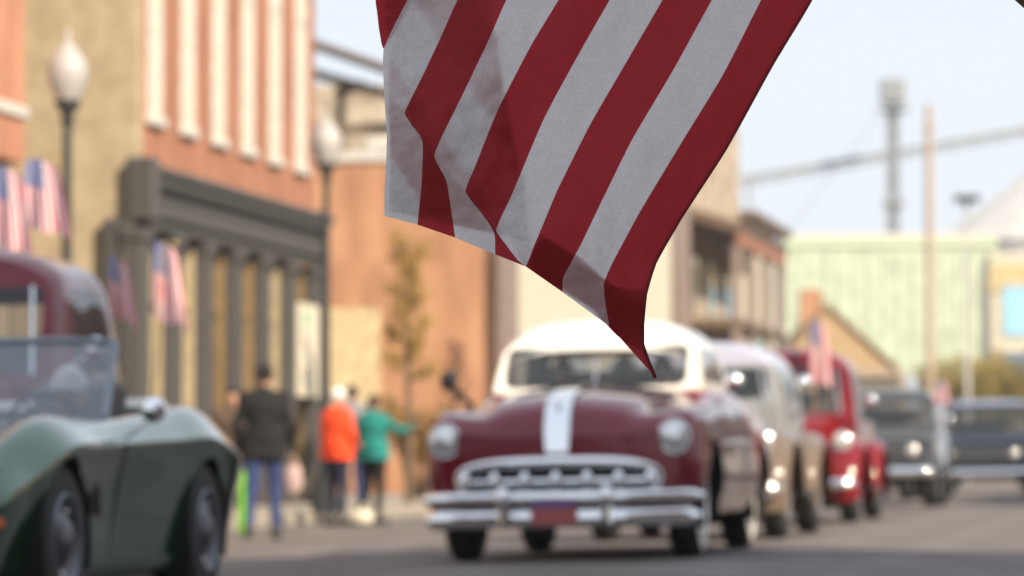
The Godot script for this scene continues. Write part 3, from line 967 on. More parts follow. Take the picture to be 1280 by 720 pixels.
# a car or pickup of the nineteen-thirties or -forties: tall cab, narrow hood, separate fenders
func upright(o: Dictionary) -> Node3D:
	var car := car_at(o.name, o.label, o.category, o.x, o.d, o.get("turn", 0.0))
	var H: float = o.H
	var bm: Material = o.body
	var fm: Material = o.get("fender", bm)
	var c0: float = o.get("c0", 1.55)
	var c1: float = o.c1
	var hy: float = o.get("hood", 1.18)
	var hood := loft([
		[0.42, V([0.2, 0.5, 0.26, 0.62, 0.27, 0.85, 0.2, hy - 0.12, 0, hy - 0.07])],
		[0.62, V([0.26, 0.48, 0.33, 0.62, 0.35, 0.88, 0.26, hy - 0.04, 0, hy])],
		[1.1, V([0.34, 0.46, 0.44, 0.65, 0.46, 0.92, 0.33, hy, 0, hy + 0.03])],
		[c0 + 0.1, V([0.45, 0.44, 0.58, 0.68, 0.6, 0.96, 0.44, hy + 0.03, 0, hy + 0.06])]], 0.06, 4)
	part("hood", hood, bm, car)
	var gr := Geo.new()
	gr.ball(Vector3(0, 0.78, -0.43), Vector3(0.2, 0.27, 0.05), 18, 10)
	var gp := part("grille", gr, M.black_trim, car)
	for k in 9:
		var b := Geo.new()
		var x := (k - 4) * 0.042
		var h := 0.25 * sqrt(maxf(0.05, 1.0 - pow(x / 0.2, 2)))
		b.tube([Vector3(x, 0.78 - h, -0.40), Vector3(x, 0.78, -0.365), Vector3(x, 0.78 + h, -0.40)], [0.008, 0.009, 0.008], 5)
		part("grille_bar", b, M.chrome, gp)
	var cp := V([0.6, 0.42, 0.7, 0.58, 0.745, 0.9, 0.74, 1.16, 0.68, H - 0.26, 0.56, H - 0.1, 0.32, H - 0.02, 0, H])
	var cs := V([0.57, 0.42, 0.67, 0.58, 0.705, 0.9, 0.70, 1.16, 0.645, H - 0.28, 0.52, H - 0.14, 0.3, H - 0.07, 0, H - 0.05])
	var wy := (1.2 + H - 0.24) * 0.5
	var wh := (H - 0.24 - 1.2) * 0.5
	var wins := [["front", 0.0, wy, 0.60, wh], ["rear", 0.0, wy, 0.4, wh * 0.8]]
	var span := c1 - c0
	if o.get("doors", 1) == 2:
		wins.append(["side", c0 + span * 0.3, wy, span * 0.17, wh]); wins.append(["side", c0 + span * 0.68, wy, span * 0.16, wh])
	else: wins.append(["side", c0 + span * 0.5, wy, span * 0.3, wh])
	cabin(car, [[c0, cs], [c0 + 0.14, cp], [(c0 + c1) * 0.5, cp], [c1 - 0.2, cp], [c1, cs]], bm, 1.15, o.get("rake", 0.3), o.get("rear_rake", 0.12), wins, "cab", H - 0.2, o.get("roof"))
	for s in [-1.0, 1.0]:
		var frame := Geo.new()
		frame.tube([Vector3(s * 0.58, 1.19, -c0 + 0.012), Vector3(s * 0.53, H - 0.24, -c0 - (H - 0.39 - 1.0) * o.get("rake", 0.3))], [0.012, 0.012], 5)
		part("windshield_trim", frame, M.chrome, car)
	var fy: float = o.get("wheel", 0.37)
	var wd: float = o.get("wd", 0.78)
	var rd: float = o.rd
	for s in [-1.0, 1.0]:
		part("front_fender", fender_geo(s, 0.71, 0.44, wd, fy, 0.44, -0.25, PI + 0.3, 0.25), fm, car)
		part("rear_fender", fender_geo(s, 0.74, 0.34, rd, fy, 0.42, -0.15, PI + 0.25), fm, car)
		headlamp(car, Vector3(s * o.get("lamp_x", 0.62), o.get("lamp_y", 0.88), -0.42), 0.095, 0.2, o.get("lamp"))
		var rb := Geo.new()
		rb.rbox(Vector3(s * 0.74, 0.36, -(wd + rd) * 0.5), Vector3(0.26, 0.05, rd - wd - 0.8), 0.02)
		part("running_board", rb, M.black_trim, car)
		wheel(car, s * 0.73, wd, fy, 0.19, o.get("white", false), o.get("hub")); wheel(car, s * 0.73, rd, fy, 0.19, o.get("white", false), o.get("hub"))
		var dh := Geo.new()
		dh.tube([Vector3(s * 0.73, 1.05, -c1 + 0.25), Vector3(s * 0.775, 1.05, -c1 + 0.28), Vector3(s * 0.775, 1.05, -c1 + 0.4)], [0.012, 0.012, 0.01], 6)
		part("door_handle", dh, M.chrome, car)
		mirror_arm(car, Vector3(s * 0.7, 1.2, -c0 - 0.12), Vector3(s * 0.92, 1.3, -c0 - 0.1), 0.07)
		for d in [c0 + 0.17, c1 - 0.2]:
			var dg := Geo.new()
			dg.tube([Vector3(s * 0.705, 0.6, -d), Vector3(s * 0.748, 0.9, -d), Vector3(s * 0.744, 1.14, -d)], [0.005, 0.005, 0.005], 4)
			part("door_gap", dg, M.black_trim, car)
	var bp := Geo.new()
	bar(bp, func(x: float) -> Vector3: return Vector3(x, 0.42, -0.02 - 0.12 * pow(absf(x) / 0.85, 3)), 0.86, 0.11, 0.06)
	for s in [-1.0, 1.0]: bp.rbox(Vector3(s * 0.4, 0.44, -0.2), Vector3(0.05, 0.06, 0.4), 0.01)
	part("bumper", bp, M.chrome, car)
	var ch := Geo.new()
	ch.box(Vector3(0, 0.43, -(0.45 + rd + 0.7) * 0.5), Vector3(1.0, 0.12, rd + 0.25))
	ch.box(Vector3(0, 0.8, -c0 - 0.1), Vector3(1.1, 0.66, 0.04))
	part("chassis", ch, M.underside, car)
	bench_seat(car, c0 + 0.75, 1.15, 0.8, M.seat_grey)
	steering(car, Vector3(0.33, 1.2, -c0 - 0.38), 0.2)
	if o.has("bed"):
		var b0 := c1 + 0.06
		var b1: float = o.bed
		var bh: float = o.get("bed_h", 1.0)
		var bw: float = o.get("bed_w", 0.6)
		var bg := Geo.new()
		bg.box(Vector3(0, 0.62, -(b0 + b1) * 0.5), Vector3(bw * 2 - 0.02, 0.05, b1 - b0))
		for s in [-1.0, 1.0]:
			bg.rbox(Vector3(s * bw, (0.6 + bh) * 0.5, -(b0 + b1) * 0.5), Vector3(0.05, bh - 0.6, b1 - b0), 0.012)
			bg.tube([Vector3(s * bw, bh, -b0), Vector3(s * bw, bh, -b1)], [0.03, 0.03], 8)
		bg.rbox(Vector3(0, (0.6 + bh) * 0.5, -b0 - 0.03), Vector3(bw * 2, bh - 0.6, 0.05), 0.012)
		bg.rbox(Vector3(0, (0.6 + bh) * 0.5, -b1 - 0.03), Vector3(bw * 2, bh - 0.6, 0.05), 0.012)
		part("cargo_bed", bg, bm, car)
	if o.has("trunk"):
		var tg := loft([[c1 - 0.3, V([0.6, 0.45, 0.7, 0.6, 0.73, 0.9, 0.6, 1.2, 0.35, 1.3, 0, 1.32])], [c1 + 0.3, V([0.58, 0.45, 0.66, 0.6, 0.68, 0.85, 0.55, 1.08, 0.3, 1.16, 0, 1.18])], [o.trunk, V([0.4, 0.5, 0.5, 0.58, 0.5, 0.66, 0.4, 0.72, 0.2, 0.75, 0, 0.76])]], 0.08, 4)
		part("trunk", tg, bm, car)
	return car

# later box-bodied vehicles: hood, square cabin
func boxy(o: Dictionary) -> Node3D:
	var car := car_at(o.name, o.label, o.category, o.x, o.d, o.get("turn", 0.0))
	var W: float = o.W * 0.5
	var L: float = o.L
	var hy: float = o.hood
	var H: float = o.H
	var b: float = o.belt
	var c0: float = o.c0
	var c1: float = o.c1
	var bot: float = o.get("bottom", 0.36)
	var lower := func(k: float, top: float) -> Array: return V([W * k * 0.9, bot, W * k, bot + 0.12, W * k, (bot + top) * 0.5, W * k * 0.98, top - 0.06, W * k * 0.9, top, W * 0.4 * k, top + 0.02, 0, top + 0.025])
	var g := loft([[0.1, lower.call(0.95, hy - 0.06)], [0.16, lower.call(0.99, hy - 0.02)], [c0 - 0.1, lower.call(1.0, hy + 0.02)], [c0 + 0.12, lower.call(1.0, b)], [c1, lower.call(1.0, b)], [L - 0.12, lower.call(0.99, o.get("tail", b))], [L, lower.call(0.95, o.get("tail", b) - 0.05)]], 0.08, 3)
	var r: float = o.get("wheel", 0.36)
	var wd: float = o.wd
	var rd: float = o.rd
	g = g.clipped(arch(wd, r + 0.07, r, 0.4)).clipped(arch(rd, r + 0.07, r, 0.4))
	part("body", g, o.body, car)
	well(car, wd, r + 0.075, r, W - 0.03); well(car, rd, r + 0.075, r, W - 0.03)
	var cp := V([W * 0.97, b - 0.03, W * 0.95, b + 0.1, W * 0.86, H - 0.12, W * 0.74, H - 0.03, W * 0.4, H, 0, H + 0.01])
	var cs := V([W * 0.94, b - 0.03, W * 0.92, b + 0.1, W * 0.83, H - 0.14, W * 0.7, H - 0.06, W * 0.38, H - 0.04, 0, H - 0.03])
	var wy := (b + H - 0.1) * 0.5
	var wh := (H - 0.12 - b) * 0.5 - 0.03
	var span := c1 - c0
	cabin(car, [[c0, cs], [c0 + 0.1, cp], [c1 - 0.1, cp], [c1, cs]], o.body, b, o.rake, o.get("rear_rake", 0.15), [["front", 0.0, wy, W * 0.8, wh], ["rear", 0.0, wy, W * 0.74, wh], ["side", c0 + span * 0.3, wy, span * 0.19, wh], ["side", c0 + span * 0.74, wy, span * 0.19, wh]], "cabin", H - 0.1, o.get("roof"))
	var gr := Geo.new()
	gr.rbox(Vector3(0, (hy + bot) * 0.5 + 0.08, -0.085), Vector3(W * 1.5, (hy - bot) * 0.42, 0.05), 0.015)
	var gp := part("grille", gr, M.black_trim, car)
	for k in 4:
		var q := Geo.new()
		q.rbox(Vector3(0, (hy + bot) * 0.5 + 0.08 + (k - 1.5) * (hy - bot) * 0.095, -0.055), Vector3(W * 1.1, 0.02, 0.02), 0.006)
		part("grille_bar", q, M.steel, gp)
	for s in [-1.0, 1.0]:
		headlamp(car, Vector3(s * W * 0.62, (hy + bot) * 0.5 + 0.08, -0.05), 0.085, 0.06)
		wheel(car, s * (W - 0.13), wd, r, 0.22, false, M.steel); wheel(car, s * (W - 0.13), rd, r, 0.22, false, M.steel)
		mirror_arm(car, Vector3(s * W * 0.96, b + 0.04, -c0 - 0.25), Vector3(s * (W + 0.14), b + 0.1, -c0 - 0.22), 0.08)
		for d in [c0 + 0.2, c0 + span * 0.52]:
			var dg := Geo.new()
			dg.tube([Vector3(s * W * 1.001, bot + 0.12, -d), Vector3(s * W * 0.985, b - 0.06, -d)], [0.005, 0.005], 4)
			part("door_gap", dg, M.black_trim, car)
	var bp := Geo.new()
	bar(bp, func(x: float) -> Vector3: return Vector3(x, bot + 0.1, 0.0 - 0.1 * pow(absf(x) / W, 4)), W * 1.0, 0.15, 0.12)
	part("bumper", bp, o.get("bumper", M.chrome), car)
	var ch := Geo.new()
	ch.box(Vector3(0, bot + 0.02, -L * 0.5), Vector3(W * 1.2, 0.1, L - 0.6))
	part("chassis", ch, M.underside, car)
	bench_seat(car, c0 + 0.95, W * 1.5, b - 0.35, M.seat_grey)
	steering(car, Vector3(0.36, b + 0.02, -c0 - 0.5), 0.19)
	return car

func all_cars() -> void:
	maroon_sedan()
	green_roadster()
	upright({"name": "vintage_pickup", "label": "maroon vintage pickup with flags and a wooden rack in its bed, behind the green roadster", "category": "pickup truck", "x": -6.88, "d": 19.6, "H": 1.94, "c1": 2.95, "rd": 3.75, "wd": 0.8, "body": M.old_maroon, "bed": 4.55, "bed_h": 0.98, "bed_w": 0.56, "rake": 0.35})
	upright({"name": "grey_sedan", "label": "silver-grey vintage sedan with bronze fenders following the white-roofed sedan", "category": "car", "x": -4.07, "d": 32.2, "H": 1.71, "c0": 1.5, "c1": 3.4, "rd": 3.7, "wd": 0.8, "body": M.cream, "fender": M.bronze, "roof": M.lilac_grey, "doors": 2, "trunk": 4.5, "rear_rake": 0.5, "hood": 1.12, "lamp_x": 0.66, "lamp_y": 0.82, "hub": M.bronze})
	upright({"name": "red_truck", "label": "bright red vintage truck between the silver-grey sedan and the grey utility vehicle", "category": "truck", "x": -4.22, "d": 41.6, "H": 1.93, "c1": 2.9, "rd": 3.9, "wd": 0.8, "body": M.red, "bed": 4.9, "bed_h": 1.1, "bed_w": 0.66, "lamp_x": 0.7})
	boxy({"name": "utility_vehicle", "label": "grey boxy utility vehicle with round headlights behind the red truck", "category": "suv", "x": -4.34, "d": 57.2, "W": 1.78, "L": 4.3, "hood": 1.08, "H": 1.76, "belt": 1.16, "c0": 1.3, "c1": 4.2, "rake": 0.35, "body": M.grey_paint, "wheel": 0.38, "wd": 0.85, "rd": 3.2, "bottom": 0.42})
	boxy({"name": "tall_van", "label": "tan high-roofed van just behind the grey utility vehicle", "category": "van", "x": -5.6, "d": 69.0, "W": 1.95, "L": 5.2, "hood": 1.2, "H": 2.35, "belt": 1.4, "c0": 0.8, "c1": 5.1, "rake": 0.45, "body": M.tan_paint, "wheel": 0.37, "wd": 0.85, "rd": 4.0, "bottom": 0.42})
	boxy({"name": "dark_wagon", "label": "dark blue wide wagon with a light roof at the tail of the parade", "category": "car", "x": -3.6, "d": 74.0, "W": 2.0, "L": 5.4, "hood": 1.1, "H": 1.86, "belt": 1.17, "c0": 1.5, "c1": 5.2, "rake": 0.6, "body": M.navy_paint, "roof": M.blue_grey, "wheel": 0.37, "wd": 0.95, "rd": 4.1, "bottom": 0.36})

# ---------------------------------------------------------------- the large flag close to the camera
const FLAG_S := 740.0            # pixels per metre at the flag: a stripe of a 3 x 5 ft flag is 7 cm wide
# how far the cloth bulges towards the camera (metres) at a pixel
var crumple := FastNoiseLite.new()
func flag_relief(p: Vector2) -> float:
	var a := Vector2(507, 143)
	var b := Vector2(657, 333)
	var t := clampf((p - a).dot(b - a) / (b - a).length_squared(), -0.6, 1.0)
	var below := (p - a).dot(Vector2(-(b - a).y, (b - a).x).normalized())      # > 0 below and left of the crease
	var z := 0.0
	z -= 0.0014 * maxf(below, 0.0) * smoothstep(-0.35, 0.1, t)
	z += 0.010 * exp(-pow(below / 16.0, 2)) * smoothstep(-0.3, 0.1, t) * (1.0 - smoothstep(0.9, 1.0, t) * 0.5)
	# the turned-up hem below the line (672, 290) .. (805, 362)
	var c := Vector2(672, 290)
	var d := Vector2(760, 352)
	var hem := (p - c).dot(Vector2(-(d - c).y, (d - c).x).normalized())
	var side := smoothstep(640.0, 690.0, p.x)
	z -= 0.0012 * maxf(hem, 0.0) * side
	# long soft waves across the stripes
	var along := p.dot(Vector2(0.85, 0.52))
	z += 0.030 * sin(along / 92.0 + 0.6) + 0.013 * sin(along / 41.0 + p.y * 0.006)
	z += 0.009 * crumple.get_noise_2d(p.x * 1.2, p.y * 1.2) + 0.0026 * crumple.get_noise_2d(p.x * 4.0 + 300.0, p.y * 4.0)
	# faint pulled creases in the lower right stripe
	z += 0.0018 * sin((p.x * 0.35 + p.y) / 9.0) * crumple.get_noise_2d(p.x * 0.9 + 900.0, p.y * 0.9)
	return z
func flag_pt(p: Vector2, back := 0.0) -> Vector3:
	var q := pt(p.x, p.y, FLAG_S)
	return q + (EYE - q).normalized() * (flag_relief(p) - back) + cam_basis.z * -0.00018 * (p.x - 640.0) * 0.6
func seam_line(keys: Array) -> Array:
	var pts := []
	for k in keys: pts.append(Vector2(k[0], k[1]))
	return pts
func line_at(pts: Array, f: float) -> Vector2:          # f runs from 0 to pts.size() - 1 through matching keys
	var k := clampi(int(f), 0, pts.size() - 2)
	var t := f - k
	var a: Vector2 = pts[maxi(k - 1, 0)]
	var d: Vector2 = pts[mini(k + 2, pts.size() - 1)]
	var len: float = pts[k].distance_to(pts[k + 1])
	a = pts[k] + (a - pts[k]).limit_length(len)
	d = pts[k + 1] + (d - pts[k + 1]).limit_length(len)
	var sm: Vector2 = pts[k].cubic_interpolate(pts[k + 1], a, d, t)
	return sm.lerp(pts[k].lerp(pts[k + 1], t), 0.45)
func strip(l: Array, r: Array, f0: float, f1: float, back := 0.0, nu := 90, nv := 9) -> Geo:
	var g := Geo.new()
	var rows := []
	for a in nu + 1:
		var f := lerpf(f0, f1, float(a) / nu)
		var row := []
		var p := line_at(l, f)
		var q := line_at(r, f)
		for b in nv + 1: row.append(flag_pt(p.lerp(q, float(b) / nv), back))
		rows.append(row)
	g.grid(rows, cloth_uv(rows))
	return g
func cloth_uv(rows: Array) -> Array:        # metres along the cloth, the weave picture repeats every 33 cm
	var uvs := []
	var run := 0.0
	var mid: int = rows[0].size() / 2
	for a in rows.size():
		if a > 0: run += rows[a][mid].distance_to(rows[a - 1][mid])
		var uv := []
		var w := 0.0
		for b in rows[a].size():
			if b > 0: w += rows[a][b].distance_to(rows[a][b - 1])
			uv.append(Vector2(w, run) * 3.0)
		uvs.append(uv)
	return uvs
func big_flag() -> void:
	crumple.seed = 7; crumple.frequency = 0.012; crumple.fractal_octaves = 3
	# lines between stripes, from the pole (first key, above the frame) through the top of the frame (second) to the hem
	var S := [
		[[733, -453], [470, 0], [472, 18], [474, 36], [476, 48], [477, 54], [478, 58], [479, 60], [480, 62]],
		[[773, -419], [510, 0], [503, 15], [496, 30], [490, 42], [486, 50], [483, 56], [481, 60], [480, 62]],
		[[812, -386], [572, 0], [552, 45], [531, 90], [512, 128], [506, 143], [528, 175], [527, 230], [522, 281]],
		[[852, -352], [633, 0], [610, 52], [580, 115], [552, 172], [543, 196], [558, 226], [564, 262], [569, 297]],
		[[891, -318], [698, 0], [663, 58], [622, 138], [594, 208], [582, 240], [603, 267], [618, 292], [619, 318]],
		[[931, -284], [762, 0], [722, 70], [680, 148], [640, 243], [620, 288], [634, 308], [647, 325], [657, 333]],
		[[970, -250], [828, 0], [785, 74], [738, 155], [697, 237], [677, 285], [668, 306], [662, 322], [657, 333]],
		[[1010, -217], [890, 0], [842, 87], [790, 175], [752, 252], [727, 304], [713, 330], [704, 347], [703, 365]],
		[[1049, -183], [952, 0], [905, 92], [853, 177], [800, 265], [765, 330], [755, 355], [757, 380], [762, 408]],
		[[1089, -149], [1015, 0], [968, 78], [908, 186], [852, 272], [820, 328], [808, 368], [804, 428], [820, 472]]]
	var left := [[773, -419], [510, 0], [480, 62], [480, 105], [482, 140], [484, 170], [483, 205], [481, 240], [481, 270]]   # white stripe's left side runs into the fold
	var line := []
	for s in S: line.append(seam_line(s))
	var root := thing("large_flag", "large striped flag in sharp focus hanging from a wooden pole", "flag", Vector3.ZERO)
	for k in 9:
		var red := k % 2 == 0
		var f0 := 0.55 if k < 3 else 0.0
		var l: Array = seam_line(left) if k == 1 else line[k]
		var r: Array = line[k + 1]
		if k == 0:                                       # this stripe laps under the next one
			r = []
			for q in line[1]: r.append(q + Vector2(5, 0) * clampf((62.0 - q.y) / 30.0, 0.0, 1.0))
		part("red_stripe" if red else "white_stripe", strip(l, r, f0, 8.0, 0.0008 if k == 0 else 0.0), M.flag_red if red else M.flag_white, root)
	# canton, above the picture
	var cg := Geo.new()
	for k in 3: cg.add(strip(line[k], line[k + 1], 0.0, 0.55, 0.0, 20, 6))
	var canton := part("canton", cg, M.flag_blue, root)
	for a in 5:
		for b in 3:
			var c := line_at(line[b], 0.06 + a * 0.11).lerp(line_at(line[b + 1], 0.06 + a * 0.11), 0.5)
			var sg := Geo.new()
			var f := []
			for k in 10: f.append(flag_pt(c + Vector2.from_angle(TAU * k / 10.0) * (15.0 if k % 2 == 0 else 6.0), -0.002))
			var mid := flag_pt(c, -0.002)
			for k in 10: sg.poly([mid, f[k], f[(k + 1) % 10]])
			part("star", sg, M.flag_white, canton)
	# the rest of the cloth, folded round the left edge and hanging behind: its stripes run the other way
	var edge := [Vector2(733, -453), Vector2(600, -250), Vector2(480, 0), Vector2(486, 60), Vector2(487, 140), Vector2(489, 175), Vector2(488, 215), Vector2(487, 262)]
	var inner := [Vector2(775, -420), Vector2(672, -240), Vector2(612, 0), Vector2(622, 52), Vector2(630, 112), Vector2(641, 172), Vector2(655, 232), Vector2(662, 300)]
	# each back stripe is the band between two lines, cut to the fold and to the flag's own edge
	for k in 6:
		var g := Geo.new()
		var rows := []
		var where := []
		for a in 61:
			var f := a / 60.0 * 7.0
			var row := []
			for b in 25:
				var e := line_at(edge, f)
				var i2 := line_at(inner, f)
				var c := e.lerp(i2, b / 24.0)
				row.append(flag_pt(c, 0.0045 + 0.001 * sin(PI * 0.5 * minf(b / 6.0, 1.0))))
				where.append(c)
			rows.append(row)
		g.grid(rows, cloth_uv(rows))
		var y0 := -420.0 + k * 118.0
		var val := func(c: Vector2) -> float: return c.y - (c.x - 475.0) * 1.55 - y0      # position across the back stripes
		var cut := Geo.new()
		for q in g.v.size(): cut.vert(g.v[q], g.n[q], g.t[q])
		for q in range(0, g.i.size(), 3):
			var m: float = (val.call(where[g.i[q]]) + val.call(where[g.i[q + 1]]) + val.call(where[g.i[q + 2]])) / 3.0
			if m >= 0.0 and m < 118.0: cut.tri(g.i[q], g.i[q + 1], g.i[q + 2])
		if cut.i.size(): part("white_stripe" if k % 2 else "red_stripe", cut, M.flag_white if k % 2 else M.flag_red, root)
	# the hem at the fly end is turned back behind the two lower stripes
	var hm := Geo.new()
	var hl := [Vector2(676, 292), Vector2(700, 306), Vector2(726, 322), Vector2(752, 345), Vector2(772, 358), Vector2(806, 361)]
	var hb := [Vector2(659, 331), Vector2(676, 345), Vector2(700, 360), Vector2(738, 384), Vector2(772, 420), Vector2(806, 440)]
	var hr := []
	for a in 31:
		var f := a / 30.0 * 5.0
		var row := []
		for b in 9:
			var c := line_at(hl, f).lerp(line_at(hb, f), b / 8.0)
			row.append(flag_pt(c, 0.0035))
		hr.append(row)
	hm.grid(hr, cloth_uv(hr))
	part("turned_hem", hm, M.flag_red, root)
	# rolled and stitched hems: along the lower long edge and along the fly end
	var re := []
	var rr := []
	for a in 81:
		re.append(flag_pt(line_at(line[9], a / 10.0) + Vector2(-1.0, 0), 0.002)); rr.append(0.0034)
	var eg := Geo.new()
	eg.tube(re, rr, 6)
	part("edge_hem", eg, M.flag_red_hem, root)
	# wooden pole the flag hangs from: its lower end shows in the corner of the picture
	var pole := Geo.new()
	var pa := pt(1272 + 0.75 * 420 + 8, 7 + 0.66 * 420 - 10, FLAG_S)
	var pb := pt(1272 - 0.75 * 960 + 8, 7 - 0.66 * 960 - 10, FLAG_S)
	var pl := []
	var pr := []
	for k in 13:
		pl.append(pa.lerp(pb, k / 12.0)); pr.append(0.0135)
	pole.tube(pl, pr, 16)
	part("pole", pole, M.pole_wood, root)
	var kb := Geo.new()
	kb.ball(pb, Vector3(0.028, 0.028, 0.028))
	part("finial", kb, M.brass, root)
	# the pole's lower end is held in a slanted bracket on a street post outside the frame
	var post := thing("bracket_post", "dark metal street post holding the flag pole in a slanted bracket", "post", Vector3(pa.x + 0.12, road_y(pa.x), pa.z))
	var pg := Geo.new()
	pg.tube([Vector3.ZERO, Vector3(0, 3.2, 0)], [0.06, 0.05], 14)
	part("shaft", pg, M.lamp_black, post)
	var bg := Geo.new()
	var off := pa - post.position
	bg.tube([Vector3(0, off.y, 0), off, off.lerp(pb - post.position, 0.08)], [0.022, 0.022, 0.02], 10)
	part("bracket", bg, M.lamp_black, post)
	var bs := Geo.new()
	bs.lathe([Vector2(0.14, 0), Vector2(0.14, 0.1), Vector2(0.09, 0.16), Vector2(0.07, 0.4), Vector2(0.06, 0.42)], 16)
	part("base", bs, M.lamp_black, post)

# ---------------------------------------------------------------- small parade flags
func flag_print() -> ImageTexture:
	var im := Image.create(304, 208, false, Image.FORMAT_RGB8)
	var red := col(0.74, 0.17, 0.22)
	var white := col(0.82, 0.80, 0.80)
	for k in 13: im.fill_rect(Rect2i(0, k * 16, 304, 16), red if k % 2 == 0 else white)
	im.fill_rect(Rect2i(0, 0, 122, 112), col(0.17, 0.20, 0.42))
	for r in 9:
		for c in (6 if r % 2 == 0 else 5):
			var x := 10 + c * 20 + (10 if r % 2 else 0)
			im.fill_rect(Rect2i(x - 3, 11 + r * 11 - 3, 6, 6), white)
	return ImageTexture.create_from_image(im)
# a flag on a thin stick, hanging limp: hoist is its top edge as gathered along the stick, fly the way the cloth falls
func stick_flag(label: String, foot: Vector3, top: Vector3, hoist: Vector3, fly: Vector3, group := "") -> void:
	var t := thing("small_flag", label, "flag", foot, 0.0, group)
	var g := Geo.new()
	g.tube([Vector3.ZERO, (top - foot) * 0.5, top - foot, top - foot + hoist * 0.3], [0.007, 0.007, 0.006, 0.005], 6)
	var p := part("stick", g, M.stick, t)
	var tip := Geo.new()
	tip.ball(top - foot + hoist * 0.3, Vector3(0.013, 0.02, 0.013), 8, 6)
	part("tip", tip, M.brass, p)
	var rows := []
	for a in 17:
		var row := []
		for b in 21:
			var u := b / 20.0
			var v := a / 16.0
			var q := (top - foot) + hoist * (v - 0.5) * (0.55 + 0.45 * sqrt(u)) + fly * u - Vector3(0, 0.02 + 0.03 * absf(v - 0.4), 0)
			q += Vector3(0.2, 0, 1.0).normalized() * (0.03 * sin(v * 11.0 + foot.x * 5.0 + u) * (0.3 + u)) + Vector3(0, 0.02 * sin(v * 9.0 + foot.z) * u, 0)
			row.append(q)
		rows.append(row)
	var c := Geo.new()
	c.grid(rows)
	part("cloth", c, M.flag_cloth, t)

